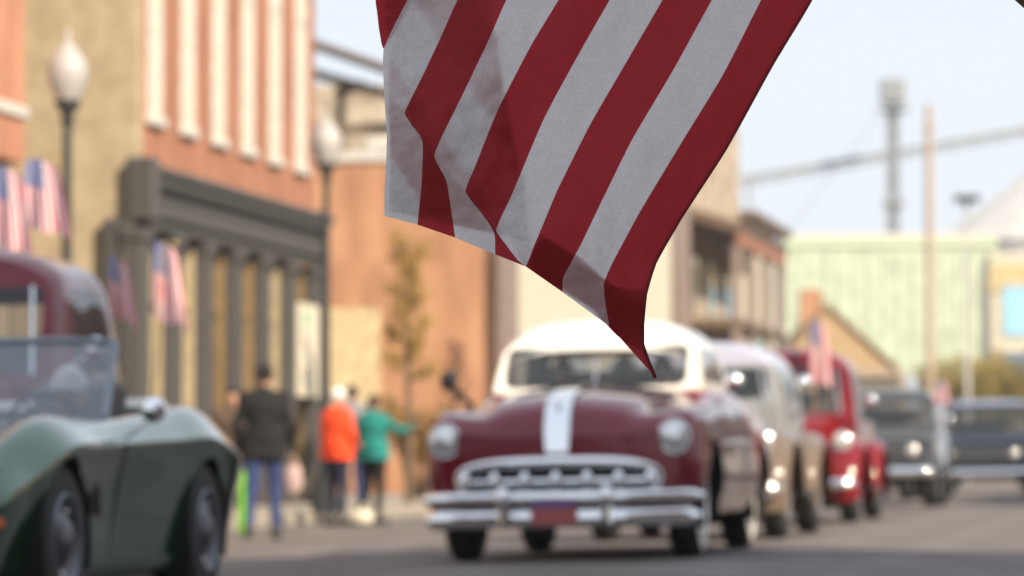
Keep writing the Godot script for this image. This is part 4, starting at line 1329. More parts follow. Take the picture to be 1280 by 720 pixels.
# ---------------------------------------------------------------- buildings
const FACADE := -13.6
func piece(called: String, m: Material, parent: Node3D, c: Vector3, s: Vector3, r := 0.0, b := Basis.IDENTITY) -> MeshInstance3D:
	var g := Geo.new()
	if r > 0: g.rbox(c, s, r, b)
	else: g.box(c, s, b)
	return part(called, g, m, parent)
func corner_building() -> void:
	# two-storey brick shop: facade on the plane x = FACADE
	var t := thing("brick_shop", "two-storey brick shop with tall white windows and a dark grey storefront cornice", "building", Vector3(FACADE, 0, -50.2))
	var D := 10.85                    # length along the street
	var up := 11.0
	piece("front_wall", M.brick, t, Vector3(-0.2, 4.6 + (up - 4.6) * 0.5, -D * 0.5 - 0.15), Vector3(0.4, up - 4.6, D - 0.3))
	piece("side_wall", M.tan_brick, t, Vector3(-7.002, up * 0.5, -0.15), Vector3(14.0, up, 0.3))
	piece("rear_wall", M.brick, t, Vector3(-7.4, up * 0.5, -D + 0.15), Vector3(14.0, up, 0.3))
	piece("roof", M.tar, t, Vector3(-7.2, up - 0.5, -D * 0.5), Vector3(13.5, 0.2, D - 0.8))
	piece("back_wall", M.brick, t, Vector3(-14.2, up * 0.5, -D * 0.5), Vector3(0.4, up, D))
	piece("ceiling", M.cream_wall, t, Vector3(-5, 4.25, -D * 0.5), Vector3(9.0, 0.2, D - 0.9))
	piece("shop_back", M.gold_wall, t, Vector3(-2.2, 2.1, -D * 0.5), Vector3(0.15, 4.0, D - 0.9))
	piece("coping", M.cream_wall, t, Vector3(-0.2, up + 0.06, -D * 0.5), Vector3(0.55, 0.14, D + 0.1), 0.02)
	for k in 6:
		var z := -0.85 - k * 1.78
		var w := piece("window", M.white_board, t, Vector3(0.015, 7.5, z), Vector3(0.03, 4.4, 0.60), 0.006)
		piece("sill", M.white_trim, w, Vector3(0.05, 5.24, z), Vector3(0.10, 0.14, 0.86), 0.02)
		for e in [-1.0, 1.0]: piece("frame", M.white_trim, w, Vector3(0.02, 7.5, z + e * 0.32), Vector3(0.05, 4.5, 0.06), 0.01)
		piece("lintel", M.white_trim, w, Vector3(0.03, 9.82, z), Vector3(0.1, 0.22, 1.0), 0.02)
		piece("meeting_rail", M.white_trim, w, Vector3(0.03, 7.6, z), Vector3(0.04, 0.08, 0.58), 0.008)
	# cornice of the storefront, in steps
	for q in [[4.52, 0.12, 0.34], [4.38, 0.13, 0.27], [4.22, 0.16, 0.15], [4.02, 0.22, 0.20], [3.83, 0.14, 0.13]]:
		piece("cornice_moulding", M.storefront, t, Vector3(q[2] * 0.5, q[0], -D * 0.5 - 0.15), Vector3(q[2], q[1], D - 0.2), 0.02)
	piece("cornice_backing", M.storefront, t, Vector3(-0.21, 4.2, -D * 0.5 - 0.15), Vector3(0.38, 0.8, D - 0.32))
	piece("cornice_bracket", M.storefront, t, Vector3(0.1, 4.26, 0.02), Vector3(0.4, 0.86, 0.34), 0.04)
	piece("cornice_bracket", M.storefront, t, Vector3(0.08, 4.26, -D + 0.1), Vector3(0.3, 0.8, 0.3), 0.04)
	# pilasters and shop windows
	for k in 7:
		var z := -0.05 - k * (D - 0.25) / 6.0
		var wd := 0.5 if k in [0, 6] else 0.42
		var pl := piece("pilaster", M.storefront, t, Vector3(-0.02, 1.9, z), Vector3(0.3, 3.7, wd), 0.02)
		piece("pilaster_base", M.storefront, pl, Vector3(0.0, 0.22, z), Vector3(0.36, 0.44, wd + 0.08), 0.03)
		piece("pilaster_cap", M.storefront, pl, Vector3(0.0, 3.66, z), Vector3(0.36, 0.18, wd + 0.08), 0.03)
	piece("corner_pilaster", M.storefront, t, Vector3(-0.2, 1.95, 0.09), Vector3(0.42, 3.85, 0.16), 0.02)
	var step := (D - 0.25) / 6.0
	for k in 6:
		var z := -0.05 - (k + 0.5) * step
		var door := k == 2
		var ct: Material = M.cream_trim if k in [0, 1, 4] else M.gold_trim
		var fr := piece("shop_window", ct, t, Vector3(-0.16, 0.3, z), Vector3(0.16, 0.6, step - 0.36), 0.01)
		piece("transom", ct, fr, Vector3(-0.16, 2.85, z), Vector3(0.12, 0.12, step - 0.36), 0.01)
		for e in [-1.0, 1.0]: piece("mullion", ct, fr, Vector3(-0.14, 2.0, z + e * (step * 0.5 - 0.24)), Vector3(0.16, 3.4, 0.16), 0.01)
		piece("pane", M.shop_glass, fr, Vector3(-0.2, 1.7, z), Vector3(0.012, 2.2, step - 0.5))
		piece("transom_pane", M.shop_glass, fr, Vector3(-0.2, 3.3, z), Vector3(0.012, 0.75, step - 0.5))
		if door: piece("door", M.wood, fr, Vector3(-0.17, 1.25, z), Vector3(0.06, 2.3, 0.95), 0.015)
	# a pale notice with a green mark in the last window
	var po := piece("poster", M.paper, t, Vector3(0.15, 2.4, -0.05 - 5.5 * step), Vector3(0.02, 1.45, 1.5))
	piece("poster_mark", M.green_print, po, Vector3(0.163, 2.9, -0.05 - 5.4 * step), Vector3(0.006, 0.2, 0.3))
func near_building() -> void:
	var t := thing("orange_brick_building", "orange brick upper wall with a pale sill over a tan ground floor", "building", Vector3(FACADE, 0, -29.1))
	piece("front_wall", M.brick_orange, t, Vector3(-0.3, 9.0, -8.0), Vector3(0.6, 8.2, 15.98))
	piece("sill_course", M.white_trim, t, Vector3(-0.24, 4.82, -8.0), Vector3(0.6, 0.14, 16.02), 0.02)
	piece("brick_band", M.brick_orange, t, Vector3(-0.3, 4.48, -8.0), Vector3(0.6, 0.52, 16.0), 0.02)
	piece("ground_floor", M.tan_brick, t, Vector3(-0.45, 2.1, -8.0), Vector3(0.6, 4.2, 15.9))
	piece("side_wall", M.tan_brick, t, Vector3(-5.7, 6.5, -15.75), Vector3(10.0, 13.0, 0.4))
	piece("side_wall", M.tan_brick, t, Vector3(-5.7, 6.5, -0.25), Vector3(10.0, 13.0, 0.4))
	piece("roof", M.tar, t, Vector3(-5.6, 12.6, -8.0), Vector3(10.0, 0.2, 15.0))
	for k in 6:
		var w := piece("window", M.shop_glass, t, Vector3(0.01, 8.2, -1.6 - k * 2.5), Vector3(0.02, 2.6, 1.1))
		piece("sill", M.white_trim, w, Vector3(0.03, 6.82, -1.6 - k * 2.5), Vector3(0.12, 0.12, 1.3), 0.02)
		piece("frame", M.white_trim, w, Vector3(0.02, 9.56, -1.6 - k * 2.5), Vector3(0.08, 0.12, 1.2), 0.02)
func far_brick() -> void:
	# low brick building beyond the lot: its sunlit side wall faces the camera at z = -80
	var t := thing("low_brick_building", "low orange brick building with a cream painted patch on its side wall", "building", Vector3(FACADE, 0, -79.5))
	piece("side_wall", M.brick_side, t, Vector3(-6.0, 3.45, -0.2), Vector3(12.0, 6.9, 0.4))
	piece("parapet_cap", M.white_trim, t, Vector3(-6.0, 7.0, -0.2), Vector3(12.1, 0.22, 0.55), 0.03)
	piece("front_wall", M.cream_wall, t, Vector3(-0.2, 3.45, -13.4), Vector3(0.4, 6.9, 26.0))
	piece("roof", M.tar, t, Vector3(-6.0, 6.3, -13.4), Vector3(11.2, 0.2, 25.6))
	piece("back_wall", M.brick_side, t, Vector3(-11.8, 3.45, -13.4), Vector3(0.4, 6.9, 26.0))
	piece("painted_patch", M.cream_paint_wall, t, Vector3(-4.05, 2.35, 0.015), Vector3(2.7, 3.0, 0.02))
	piece("corner_pier", M.mauve_stone, t, Vector3(-0.02, 3.5, -0.1), Vector3(0.34, 7.0, 0.75), 0.02)
	for k in 4:
		var z := -3.6 - k * 6.0
		var w := piece("window", M.shop_glass, t, Vector3(0.01, 2.0, z), Vector3(0.02, 2.2, 3.2))
		piece("frame", M.white_trim, w, Vector3(0.05, 3.2, z), Vector3(0.12, 0.2, 3.5), 0.02)
		piece("sill", M.white_trim, w, Vector3(0.06, 0.85, z), Vector3(0.16, 0.14, 3.5), 0.02)
	# timber lean-to shelter that stands on the roof
	var r := thing("roof_shelter", "weathered timber lean-to shelter standing on the low brick building's roof", "shelter", Vector3(FACADE - 1.2, 6.4, -83))
	for k in 4:
		piece("post", M.old_wood, r, Vector3(-0.6 - k * 1.25, 1.2, 0.0), Vector3(0.16, 2.4, 0.16), 0.02)
		piece("rafter", M.old_wood, r, Vector3(-0.6 - k * 1.25, 2.35 + 0.12, -0.9), Vector3(0.12, 0.18, 2.8), 0.01, Basis(Vector3.RIGHT, 0.16))
	for k in 3: piece("beam", M.old_wood, r, Vector3(-2.4, 0.65 + k * 0.85, 0.06), Vector3(4.4, 0.2, 0.12), 0.02, Basis(Vector3.BACK, -0.28 if k == 2 else 0.0))
	piece("roof_sheet", M.brown_metal, r, Vector3(-2.2, 2.85, -0.6), Vector3(5.2, 0.12, 3.4), 0.02, Basis(Vector3.BACK, -0.34))
	var u := thing("roof_unit", "pale metal ventilation unit standing on the low brick roof", "ventilation unit", Vector3(FACADE - 2.5, 6.4, -81.2))
	piece("casing", M.white_trim, u, Vector3(0, 0.55, 0), Vector3(1.5, 1.1, 1.2), 0.05)
	piece("louvre", M.storefront, u, Vector3(0, 0.6, 0.61), Vector3(1.0, 0.5, 0.03), 0.01)
func balcony_building() -> void:
	var t := thing("balcony_building", "cream and brown building with a porch roof and white board sign", "building", Vector3(FACADE, 0, -106.5))
	piece("front_wall", M.cream_wall2, t, Vector3(-0.25, 5.6, -8.2), Vector3(0.5, 11.2, 16.4))
	piece("side_wall", M.cream_wall2, t, Vector3(-5.5, 5.6, -0.25), Vector3(10.0, 11.2, 0.5))
	piece("back_wall", M.cream_wall2, t, Vector3(-5.5, 5.6, -16.15), Vector3(10.0, 11.2, 0.5))
	piece("roof", M.tar, t, Vector3(-5.5, 10.9, -8.2), Vector3(10.0, 0.2, 15.4))
	piece("wing", M.cream_wall, t, Vector3(-3.0, 4.2, -22.0), Vector3(6.0, 8.4, 11.0), 0.03)
	piece("wing_eave", M.brown_metal, t, Vector3(-2.6, 8.5, -22.0), Vector3(6.4, 0.25, 11.3), 0.03)
	piece("porch_roof", M.brown_metal, t, Vector3(0.7, 7.5, -9.0), Vector3(1.9, 0.35, 13.0), 0.05, Basis(Vector3.BACK, -0.3))
	piece("porch_fascia", M.brown_red, t, Vector3(1.5, 6.95, -9.0), Vector3(0.15, 0.4, 12.8), 0.02)
	piece("balcony_floor", M.old_wood, t, Vector3(0.8, 4.6, -9.0), Vector3(1.6, 0.25, 12.8), 0.03)
	for k in 4: piece("porch_post", M.mauve_stone, t, Vector3(1.42, 3.4, -2.8 - k * 4.1), Vector3(0.26, 6.8, 0.26), 0.03)
	for k in 3:
		var z := -4.7 - k * 4.3
		var w := piece("window", M.shop_glass, t, Vector3(0.01, 5.8, z), Vector3(0.02, 1.6, 1.2))
		piece("frame", M.storefront, w, Vector3(0.03, 6.65, z), Vector3(0.08, 0.14, 1.4), 0.02)
		var d := piece("door", M.storefront, t, Vector3(0.03, 1.3, z), Vector3(0.08, 2.5, 1.1), 0.02)
		piece("door_pane", M.shop_glass, d, Vector3(0.08, 1.6, z), Vector3(0.01, 1.4, 0.7))
	piece("corner_column", M.mauve_stone, t, Vector3(0.05, 4.2, -0.2), Vector3(0.7, 8.4, 0.5), 0.04)
	var sp := pt(915, 320, 40.5)
	var s := thing("board_sign", "blank white square board sign hung on the brown porch", "sign", sp)
	piece("board", M.white_trim, s, Vector3.ZERO, Vector3(0.85, 1.25, 0.1), 0.03)
	piece("hanger", M.storefront, s, Vector3(0, 0.78, 0), Vector3(0.06, 0.34, 0.06), 0.01)
func far_end() -> void:
	var a := pt(985, 579, 25.5)
	var b := pt(1243, 579, 25.5)
	var t := thing("green_warehouse", "pale green metal warehouse closing the far end of the street", "building", Vector3((a.x + b.x) * 0.5, 0, (a.z + b.z) * 0.5), deg_to_rad(YAW) * 0.6)
	var w := (b - a).length()
	piece("front_wall", M.pale_green, t, Vector3(0, 5.8, 0), Vector3(w + 0.2, 11.6, 0.3))
	piece("side_wall", M.pale_green, t, Vector3(-w * 0.5, 5.8, -9.0), Vector3(0.3, 11.6, 17.6))
	piece("side_wall", M.pale_green, t, Vector3(w * 0.5, 5.8, -9.0), Vector3(0.3, 11.6, 17.6))
	piece("roof", M.white_trim, t, Vector3(0, 11.75, -9.0), Vector3(w + 0.8, 0.3, 18.4), 0.05)
	for k in 14: piece("wall_rib", M.pale_green, t, Vector3(-w * 0.5 + 0.4 + k * (w - 0.8) / 13.0, 5.8, 0.19), Vector3(0.06, 11.4, 0.05), 0.01)
	piece("eave_trim", M.pale_green2, t, Vector3(0, 11.4, 0.22), Vector3(w + 0.3, 0.3, 0.14), 0.03)
	# cream block with blue doors to its right
	var c := pt(1238, 579, 28.0)
	var e := thing("cream_block", "cream rendered block with bright blue door and window panels", "building", Vector3(c.x + 3.2, 0, c.z), deg_to_rad(YAW) * 0.6)
	piece("wall", M.cream_wall, e, Vector3(0, 5.0, -4.0), Vector3(6.4, 10.0, 8.0), 0.05)
	piece("yellow_band", M.yellow_wall, e, Vector3(0, 8.9, 0.02), Vector3(6.5, 1.2, 0.1), 0.02)
	for q in [[-2.05, 7.4, 2.2], [1.2, 7.4, 2.2], [-2.0, 4.9, 1.3], [1.2, 4.9, 1.3]]:
		var d := piece("blue_panel", M.blue_panel if q[1] > 6 else M.blue_panel2, e, Vector3(q[0], q[1], 0.03), Vector3(1.1, q[2], 0.1), 0.02)
		piece("panel_frame", M.white_trim, d, Vector3(q[0], q[1] + q[2] * 0.5 + 0.08, 0.06), Vector3(1.3, 0.14, 0.16), 0.02)
	# gabled house in front of the warehouse
	var h0 := pt(955, 579, 30.0)
	var h1 := pt(1135, 579, 30.0)
	var hw := (h1 - h0).length()
	var h := thing("gabled_house", "low tan house with a broad brown shingled gable", "house", Vector3((h0.x + h1.x) * 0.5, 0, h0.z), deg_to_rad(YAW))
	piece("wall", M.tan_brick, h, Vector3(0, 2.2, -4.0), Vector3(hw * 0.86, 4.4, 8.0))
	for z in [0.02, -8.02]:
		var gb := Geo.new()
		var rim := [Vector3(-hw * 0.43, 4.4, z), Vector3(hw * 0.43, 4.4, z), Vector3(-0.3, 7.1, z)]
		var rim2 := []
		for p in rim: rim2.append(p - Vector3(0, 0, 0.12))
		gb.poly(rim); gb.poly(rim2)
		for k in 3: gb.quad(rim[k], rim[(k + 1) % 3], rim2[(k + 1) % 3], rim2[k])
		part("gable", gb, M.roof_tan, h)
	for s in [-1.0, 1.0]:
		var run := hw * 0.5 + (0.3 if s > 0 else -0.3)
		var an := atan2(3.0, run)
		piece("roof_slope", M.roof_brown, h, Vector3(-0.3 + s * run * 0.5, 5.72, -4.0), Vector3(run / cos(an) + 0.1, 0.14, 8.4), 0.03, Basis(Vector3.BACK, -s * an))
	piece("chimney", M.brick_side, h, Vector3(-0.9, 6.9, -1.2), Vector3(0.9, 2.0, 0.9), 0.03)
	for x in [-1.6, 0.6]:
		var wn := piece("window", M.shop_glass, h, Vector3(x, 2.4, 0.01), Vector3(0.9, 1.3, 0.02))
		piece("frame", M.white_trim, wn, Vector3(x, 3.1, 0.04), Vector3(1.1, 0.12, 0.08), 0.02)
	var bs := thing("blue_sign", "small pale blue street sign beside the silver-grey sedan's roof", "sign", pt(948, 430, 38.0) - Vector3(0, 4.6, 0))
	piece("post", M.steel, bs, Vector3(0, 2.2, -0.05), Vector3(0.07, 4.6, 0.07), 0.01)
	piece("panel", M.sign_blue, bs, Vector3(0, 4.6, 0), Vector3(0.8, 0.95, 0.04), 0.01)
	# grain silo with a cone roof, and the slim elevator tower with its sloping conveyor
	var sc := pt(1330, 579, 17.5)
	var si := thing("grain_silo", "large pale grain silo with a shallow cone roof", "silo", Vector3(sc.x, 0, sc.z))
	var sg := Geo.new()
	var pr := []
	for k in 28: pr.append(Vector2(8.9 + (0.05 if k % 2 else 0.0), k * 0.6))
	sg.lathe(pr, 48)
	part("wall", sg, M.silo, si)
	var rg := Geo.new()
	rg.lathe([Vector2(9.1, 16.2), Vector2(9.0, 16.4), Vector2(5.0, 19.4), Vector2(1.0, 22.4), Vector2(0.9, 23.0), Vector2(0.01, 23.2)], 48)
	part("cone_roof", rg, M.silo, si)
	for k in 16:
		var an := TAU * k / 16.0
		var bgm := Geo.new()
		bgm.tube([Vector3(cos(an) * 9.0, 16.5, sin(an) * 9.0), Vector3(cos(an) * 1.0, 22.5, sin(an) * 1.0)], [0.07, 0.07], 5)
		part("roof_seam", bgm, M.silo, si)
	var tw := thing("elevator_tower", "slim grey lattice elevator tower with a boxy head above the green warehouse", "tower", Vector3(pt(1118, 579, 21.0).x, 0, pt(1118, 579, 21.0).z))
	var hh := (579.0 - 108.0) / 21.0 + 0.6
	for s in [[-1, -1], [1, -1], [1, 1], [-1, 1]]:
		piece("leg", M.galvanised, tw, Vector3(s[0] * 0.32, hh * 0.5, s[1] * 0.32), Vector3(0.13, hh, 0.13), 0.02)
	for k in 16:
		var y := 1.0 + k * (hh - 2.0) / 15.0
		for s in [-1.0, 1.0]:
			piece("brace", M.galvanised, tw, Vector3(0, y, s * 0.33), Vector3(0.9, 0.07, 0.06), 0.01, Basis(Vector3.BACK, 0.75 * (1 if k % 2 else -1)))
	piece("elevator_leg", M.galvanised, tw, Vector3(0, hh * 0.5, 0), Vector3(0.34, hh, 0.34), 0.03)
	piece("head", M.galvanised, tw, Vector3(0.0, hh - 0.2, 0), Vector3(1.5, 1.5, 1.2), 0.15)
	piece("platform", M.galvanised, tw, Vector3(0, hh - 1.3, 0), Vector3(1.9, 0.12, 1.7), 0.02)
	piece("platform", M.galvanised, tw, Vector3(0, (579.0 - 240.0) / 21.0, 0), Vector3(1.3, 0.3, 1.2), 0.02)
	var g0 := pt(925, 224, 20.6)
	var g1 := pt(1300, 158, 20.6)
	var cv := thing("grain_conveyor", "grey sloping conveyor gallery running past the elevator tower", "conveyor", Vector3.ZERO)
	var cg := Geo.new()
	cg.tube([g0, g1], [0.17, 0.17], 8)
	part("tube", cg, M.galvanised, cv)
	var tr := Geo.new()
	tr.tube([g0 + Vector3(0, -0.42, 0), g1 + Vector3(0, -0.42, 0)], [0.07, 0.07], 6)
	for k in 26:
		var p := g0.lerp(g1, k / 25.0)
		tr.tube([p, p + Vector3(0.3 if k % 2 else -0.3, -0.42, 0)], [0.04, 0.04], 4)
	part("truss", tr, M.galvanised, cv)
	for q in [0.03, 0.98]:
		var p := g0.lerp(g1, q)
		var lg := Geo.new()
		lg.tube([Vector3(p.x, 0, p.z), p], [0.12, 0.1], 6)
		part("support", lg, M.galvanised, cv)
	var gw := thing("guy_wire", "thin steel guy wire slanting down from the elevator tower", "wire", Vector3.ZERO)
	var wg := Geo.new()
	wg.tube([pt(1112, 130, 21.0), pt(1050, 205, 21.0), pt(985, 290, 21.0)], [0.03, 0.03, 0.03], 5)
	part("cable", wg, M.galvanised, gw)
	# utility pole with its short arm
	var pb := pt(1163, 579, 30.0)
	var ph := (579.0 - 126.0) / 30.0 + 0.6
	var up := thing("utility_pole", "tall pale wooden utility pole standing by the bushes", "pole", Vector3(pb.x, -0.1, pb.z))
	var ug := Geo.new()
	ug.tube([Vector3.ZERO, Vector3(0, ph * 0.5, 0), Vector3(0, ph, 0)], [0.19, 0.165, 0.14], 12)
	part("shaft", ug, M.pale_wood, up)
	piece("crossarm", M.pale_wood, up, Vector3(0, ph - 1.0, 0.16), Vector3(0.5, 0.12, 0.1), 0.02)
	var lp := pt(1210, 579, 33.0)
	var sl := thing("street_light", "small dark flat-headed street light rising over the bushes", "street light", Vector3(lp.x, -0.1, lp.z))
	var lh := (579.0 - 250.0) / 33.0 + 0.7
	var lg2 := Geo.new()
	lg2.tube([Vector3.ZERO, Vector3(0, lh, 0)], [0.1, 0.07], 8)
	part("shaft", lg2, M.silo, sl)
	piece("head", M.storefront, sl, Vector3(0, lh + 0.1, 0), Vector3(1.0, 0.28, 0.5), 0.08)
	piece("arm", M.storefront, sl, Vector3(0, lh - 0.15, 0), Vector3(0.14, 0.5, 0.14), 0.02)
# buildings on the camera's own side of the street: outside the frame, they shade the road in the foreground and the cars mirror them
func right_side() -> void:
	var t := thing("corner_block", "tall brown brick corner block that shades the near road", "building", Vector3(7.6, 0, -15.3))
	piece("wall", M.brick_dark, t, Vector3(6.0, 6.5, 9.0), Vector3(12.0, 13.0, 18.0))
	piece("cornice", M.cream_wall, t, Vector3(6.0, 12.99, 9.0), Vector3(12.1, 0.2, 18.1), 0.05)
	piece("upper_storey", M.brick_dark, t, Vector3(6.0, 14.05, 11.3), Vector3(11.6, 1.9, 13.2))
	piece("wing", M.brick_dark, t, Vector3(6.0, 5.1, -2.0), Vector3(12.0, 10.2, 3.99))
	for k in 6:
		var z := 1.8 + k * 3.2
		var w := piece("window", M.shop_glass, t, Vector3(-0.012, 7.4, z), Vector3(0.02, 2.2, 1.2))
		piece("sill", M.cream_wall, w, Vector3(-0.08, 6.22, z), Vector3(0.2, 0.14, 1.4), 0.02)
		piece("shop_window", M.shop_glass, t, Vector3(-0.012, 1.9, z), Vector3(0.02, 2.4, 2.5))
		piece("shop_sill", M.cream_wall, t, Vector3(-0.07, 0.62, z), Vector3(0.18, 0.12, 2.7), 0.02)
	# the row of shopfronts that goes on beyond the side street
	var run := -50.0
	for b in [["brown brick shop row standing across the side street from the tall block", 9.0, 46.0, "brick_dark"], ["grey rendered shop row farther down the camera's side of the street", 8.0, 40.0, "mauve_stone"], ["dark brick shop row at the end of the camera's side of the street", 10.0, 60.0, "brick_dark"]]:
		var q := thing("shop_row", b[0], "building", Vector3(7.6, 0, run))
		piece("wall", M[b[3]], q, Vector3(6.0, b[1] * 0.5, -b[2] * 0.5), Vector3(12.0, b[1], b[2] - 0.02))
		piece("parapet_cap", M.cream_wall2, q, Vector3(5.98, b[1] + 0.08, -b[2] * 0.5), Vector3(12.2, 0.2, b[2] - 0.1), 0.03)
		for k in int(b[2] / 4.4):
			var z := -2.6 - k * 4.4
			var w := piece("shop_window", M.shop_glass, q, Vector3(-0.012, 1.8, z), Vector3(0.02, 2.3, 2.8))
			piece("sill", M.cream_wall2, w, Vector3(-0.07, 0.58, z), Vector3(0.18, 0.12, 3.0), 0.02)
			var u := piece("window", M.shop_glass, q, Vector3(-0.012, 5.6, z), Vector3(0.02, 1.8, 1.2))
			piece("sill", M.cream_wall2, u, Vector3(-0.07, 4.62, z), Vector3(0.18, 0.12, 1.4), 0.02)
		run -= b[2]

# ---------------------------------------------------------------- ground
func ground_all() -> void:
	var g := Geo.new()
	g.box(Vector3(0, -0.45, -400), Vector3(1600, 0.4, 1400))
	structure("ground", g, M.earth)
	var r := Geo.new()
	var xs := [-11.2, -9.0, -7.0, -5.0, -3.0, -1.0, 1.0, 3.0, 5.2]
	for k in 8:
		for j in 20:
			var z0 := 14.0 - j * 9.0
			r.quad(Vector3(xs[k], road_y(xs[k]), z0), Vector3(xs[k + 1], road_y(xs[k + 1]), z0), Vector3(xs[k + 1], road_y(xs[k + 1]), z0 - 9.0), Vector3(xs[k], road_y(xs[k]), z0 - 9.0))
	structure("road", r, M.asphalt)
	var s := Geo.new()
	s.box(Vector3(-12.45, -0.14, -70), Vector3(2.3, 0.28, 168))
	s.box(Vector3(-20.0, -0.14, -70.6), Vector3(12.8, 0.26, 18.8))
	structure("sidewalk", s, M.pavement)
	var s2 := Geo.new()
	s2.box(Vector3(6.55, -0.14, -70), Vector3(2.3, 0.28, 168))
	structure("sidewalk", s2, M.pavement)
	for x in [-11.25, 5.3]:
		for j in 42:
			var z := 12.0 - j * 4.0
			if z < -96 or z > -10 or x > 0:
				continue
			var kg := Geo.new()
			kg.rbox(Vector3(x, -0.09, z - 2.0), Vector3(0.2, 0.2, 3.985), 0.03)
			structure("kerb", kg, M.kerb)
	var kl := Geo.new()
	kl.rbox(Vector3(5.3, -0.09, -70), Vector3(0.2, 0.2, 168), 0.03)
	kl.rbox(Vector3(-11.25, -0.09, 3.0), Vector3(0.2, 0.2, 21.9), 0.03)
	kl.rbox(Vector3(-11.25, -0.09, -128), Vector3(0.2, 0.2, 59.9), 0.03)
	structure("kerb", kl, M.kerb)

# ---------------------------------------------------------------- street furniture and plants
func acorn_lamp(label: String, at: Vector3, top: float) -> void:
	var t := thing("street_lamp", label, "street lamp", at, 0.0, "acorn lamps along the kerb")
	var g := Geo.new()
	g.lathe([Vector2(0.2, 0), Vector2(0.2, 0.12), Vector2(0.17, 0.16), Vector2(0.13, 0.5), Vector2(0.09, 0.62), Vector2(0.1, 0.68), Vector2(0.07, 0.75), Vector2(0.058, 2.0), Vector2(0.045, top - 0.25)], 16)
	part("post", g, M.lamp_black, t)
	var c := Geo.new()
	c.lathe([Vector2(0.045, top - 0.25), Vector2(0.075, top - 0.2), Vector2(0.05, top - 0.14), Vector2(0.13, top - 0.03), Vector2(0.14, top), Vector2(0.12, top + 0.02), Vector2(0.001, top + 0.02)], 16)
	part("collar", c, M.lamp_black, t)
	var b := Geo.new()
	b.lathe([Vector2(0.12, top + 0.021), Vector2(0.18, top + 0.15), Vector2(0.212, top + 0.28), Vector2(0.195, top + 0.40), Vector2(0.135, top + 0.49), Vector2(0.085, top + 0.55), Vector2(0.035, top + 0.61), Vector2(0.001, top + 0.63)], 20)
	part("globe", b, M.globe, t)
	var f := Geo.new()
	f.lathe([Vector2(0.03, top + 0.605), Vector2(0.022, top + 0.66), Vector2(0.03, top + 0.69), Vector2(0.001, top + 0.76)], 10)
	part("finial", f, M.globe, t)
func leafy(g: Geo, c: Vector3, r: Vector3, n: int, size: float, rng: RandomNumberGenerator) -> void:
	for k in n:
		var d := Vector3(rng.randfn(), rng.randfn(), rng.randfn()).normalized() * pow(rng.randf(), 0.45)
		var p := c + d * r
		var a := Vector3(rng.randfn(), rng.randfn() * 0.6, rng.randfn()).normalized() * size * rng.randf_range(0.6, 1.3)
		var b := a.cross(Vector3(rng.randfn(), rng.randfn(), rng.randfn()).normalized()).normalized() * size * rng.randf_range(0.3, 0.6)
		g.quad(p - a * 0.5, p - b * 0.5, p + a * 0.5, p + b * 0.5)
func small_tree(label: String, called: String, at: Vector3, h: float, crown_w: float, crown_low: float, leaf: Material, n: int, seed_: int, size := 0.11, group := "") -> void:
	var rng := RandomNumberGenerator.new()
	rng.seed = seed_
	var t := thing(called, label, "tree", at, 0.0, group)
	var g := Geo.new()
	var tip := Vector3(rng.randf_range(-0.15, 0.15), h * 0.93, 0)
	g.tube([Vector3(0, -0.2, 0), Vector3(0.03, h * 0.3, 0.02), Vector3(-0.03, h * 0.6, 0), tip], [0.07, 0.055, 0.04, 0.012], 8)
	var lg := Geo.new()
	for k in 15:
		var y := lerpf(crown_low, h * 0.92, k / 14.0)
		var an := k * 2.4
		var l := crown_w * rng.randf_range(0.55, 1.0) * (1.0 - 0.45 * k / 14.0)
		var b := Vector3(0, y, 0)
		var e := b + Vector3(cos(an) * l, 0.35 * l + 0.1, sin(an) * l)
		g.tube([b, b.lerp(e, 0.5) + Vector3(0, -0.04, 0), e], [0.022, 0.014, 0.006], 5)
		leafy(lg, e, Vector3(0.34, 0.36, 0.34) * crown_w, n / 15 / 2, size, rng)
		leafy(lg, b.lerp(e, 0.55), Vector3(0.3, 0.3, 0.3) * crown_w, n / 15 / 2, size, rng)
	part("trunk", g, M.bark, t)
	part("crown", lg, leaf, t)
func bush(label: String, at: Vector3, w: float, h: float, leaf: Material, n: int, seed_: int, size: float, group := "") -> void:
	var rng := RandomNumberGenerator.new()
	rng.seed = seed_
	var t := thing("bush", label, "bush", at, 0.0, group)
	var g := Geo.new()
	var lg := Geo.new()
	for k in 12:
		var e := Vector3(rng.randf_range(-0.42, 0.42) * w, h * rng.randf_range(0.45, 0.85), rng.randf_range(-0.35, 0.35) * w)
		g.tube([Vector3(e.x * 0.2, -0.15, e.z * 0.2), e * Vector3(0.6, 0.5, 0.6), e], [0.04, 0.025, 0.008], 5)
		leafy(lg, e, Vector3(0.2 * w, 0.25 * h, 0.2 * w), n / 12, size, rng)
	part("stem", g, M.bark, t)
	part("foliage", lg, leaf, t)
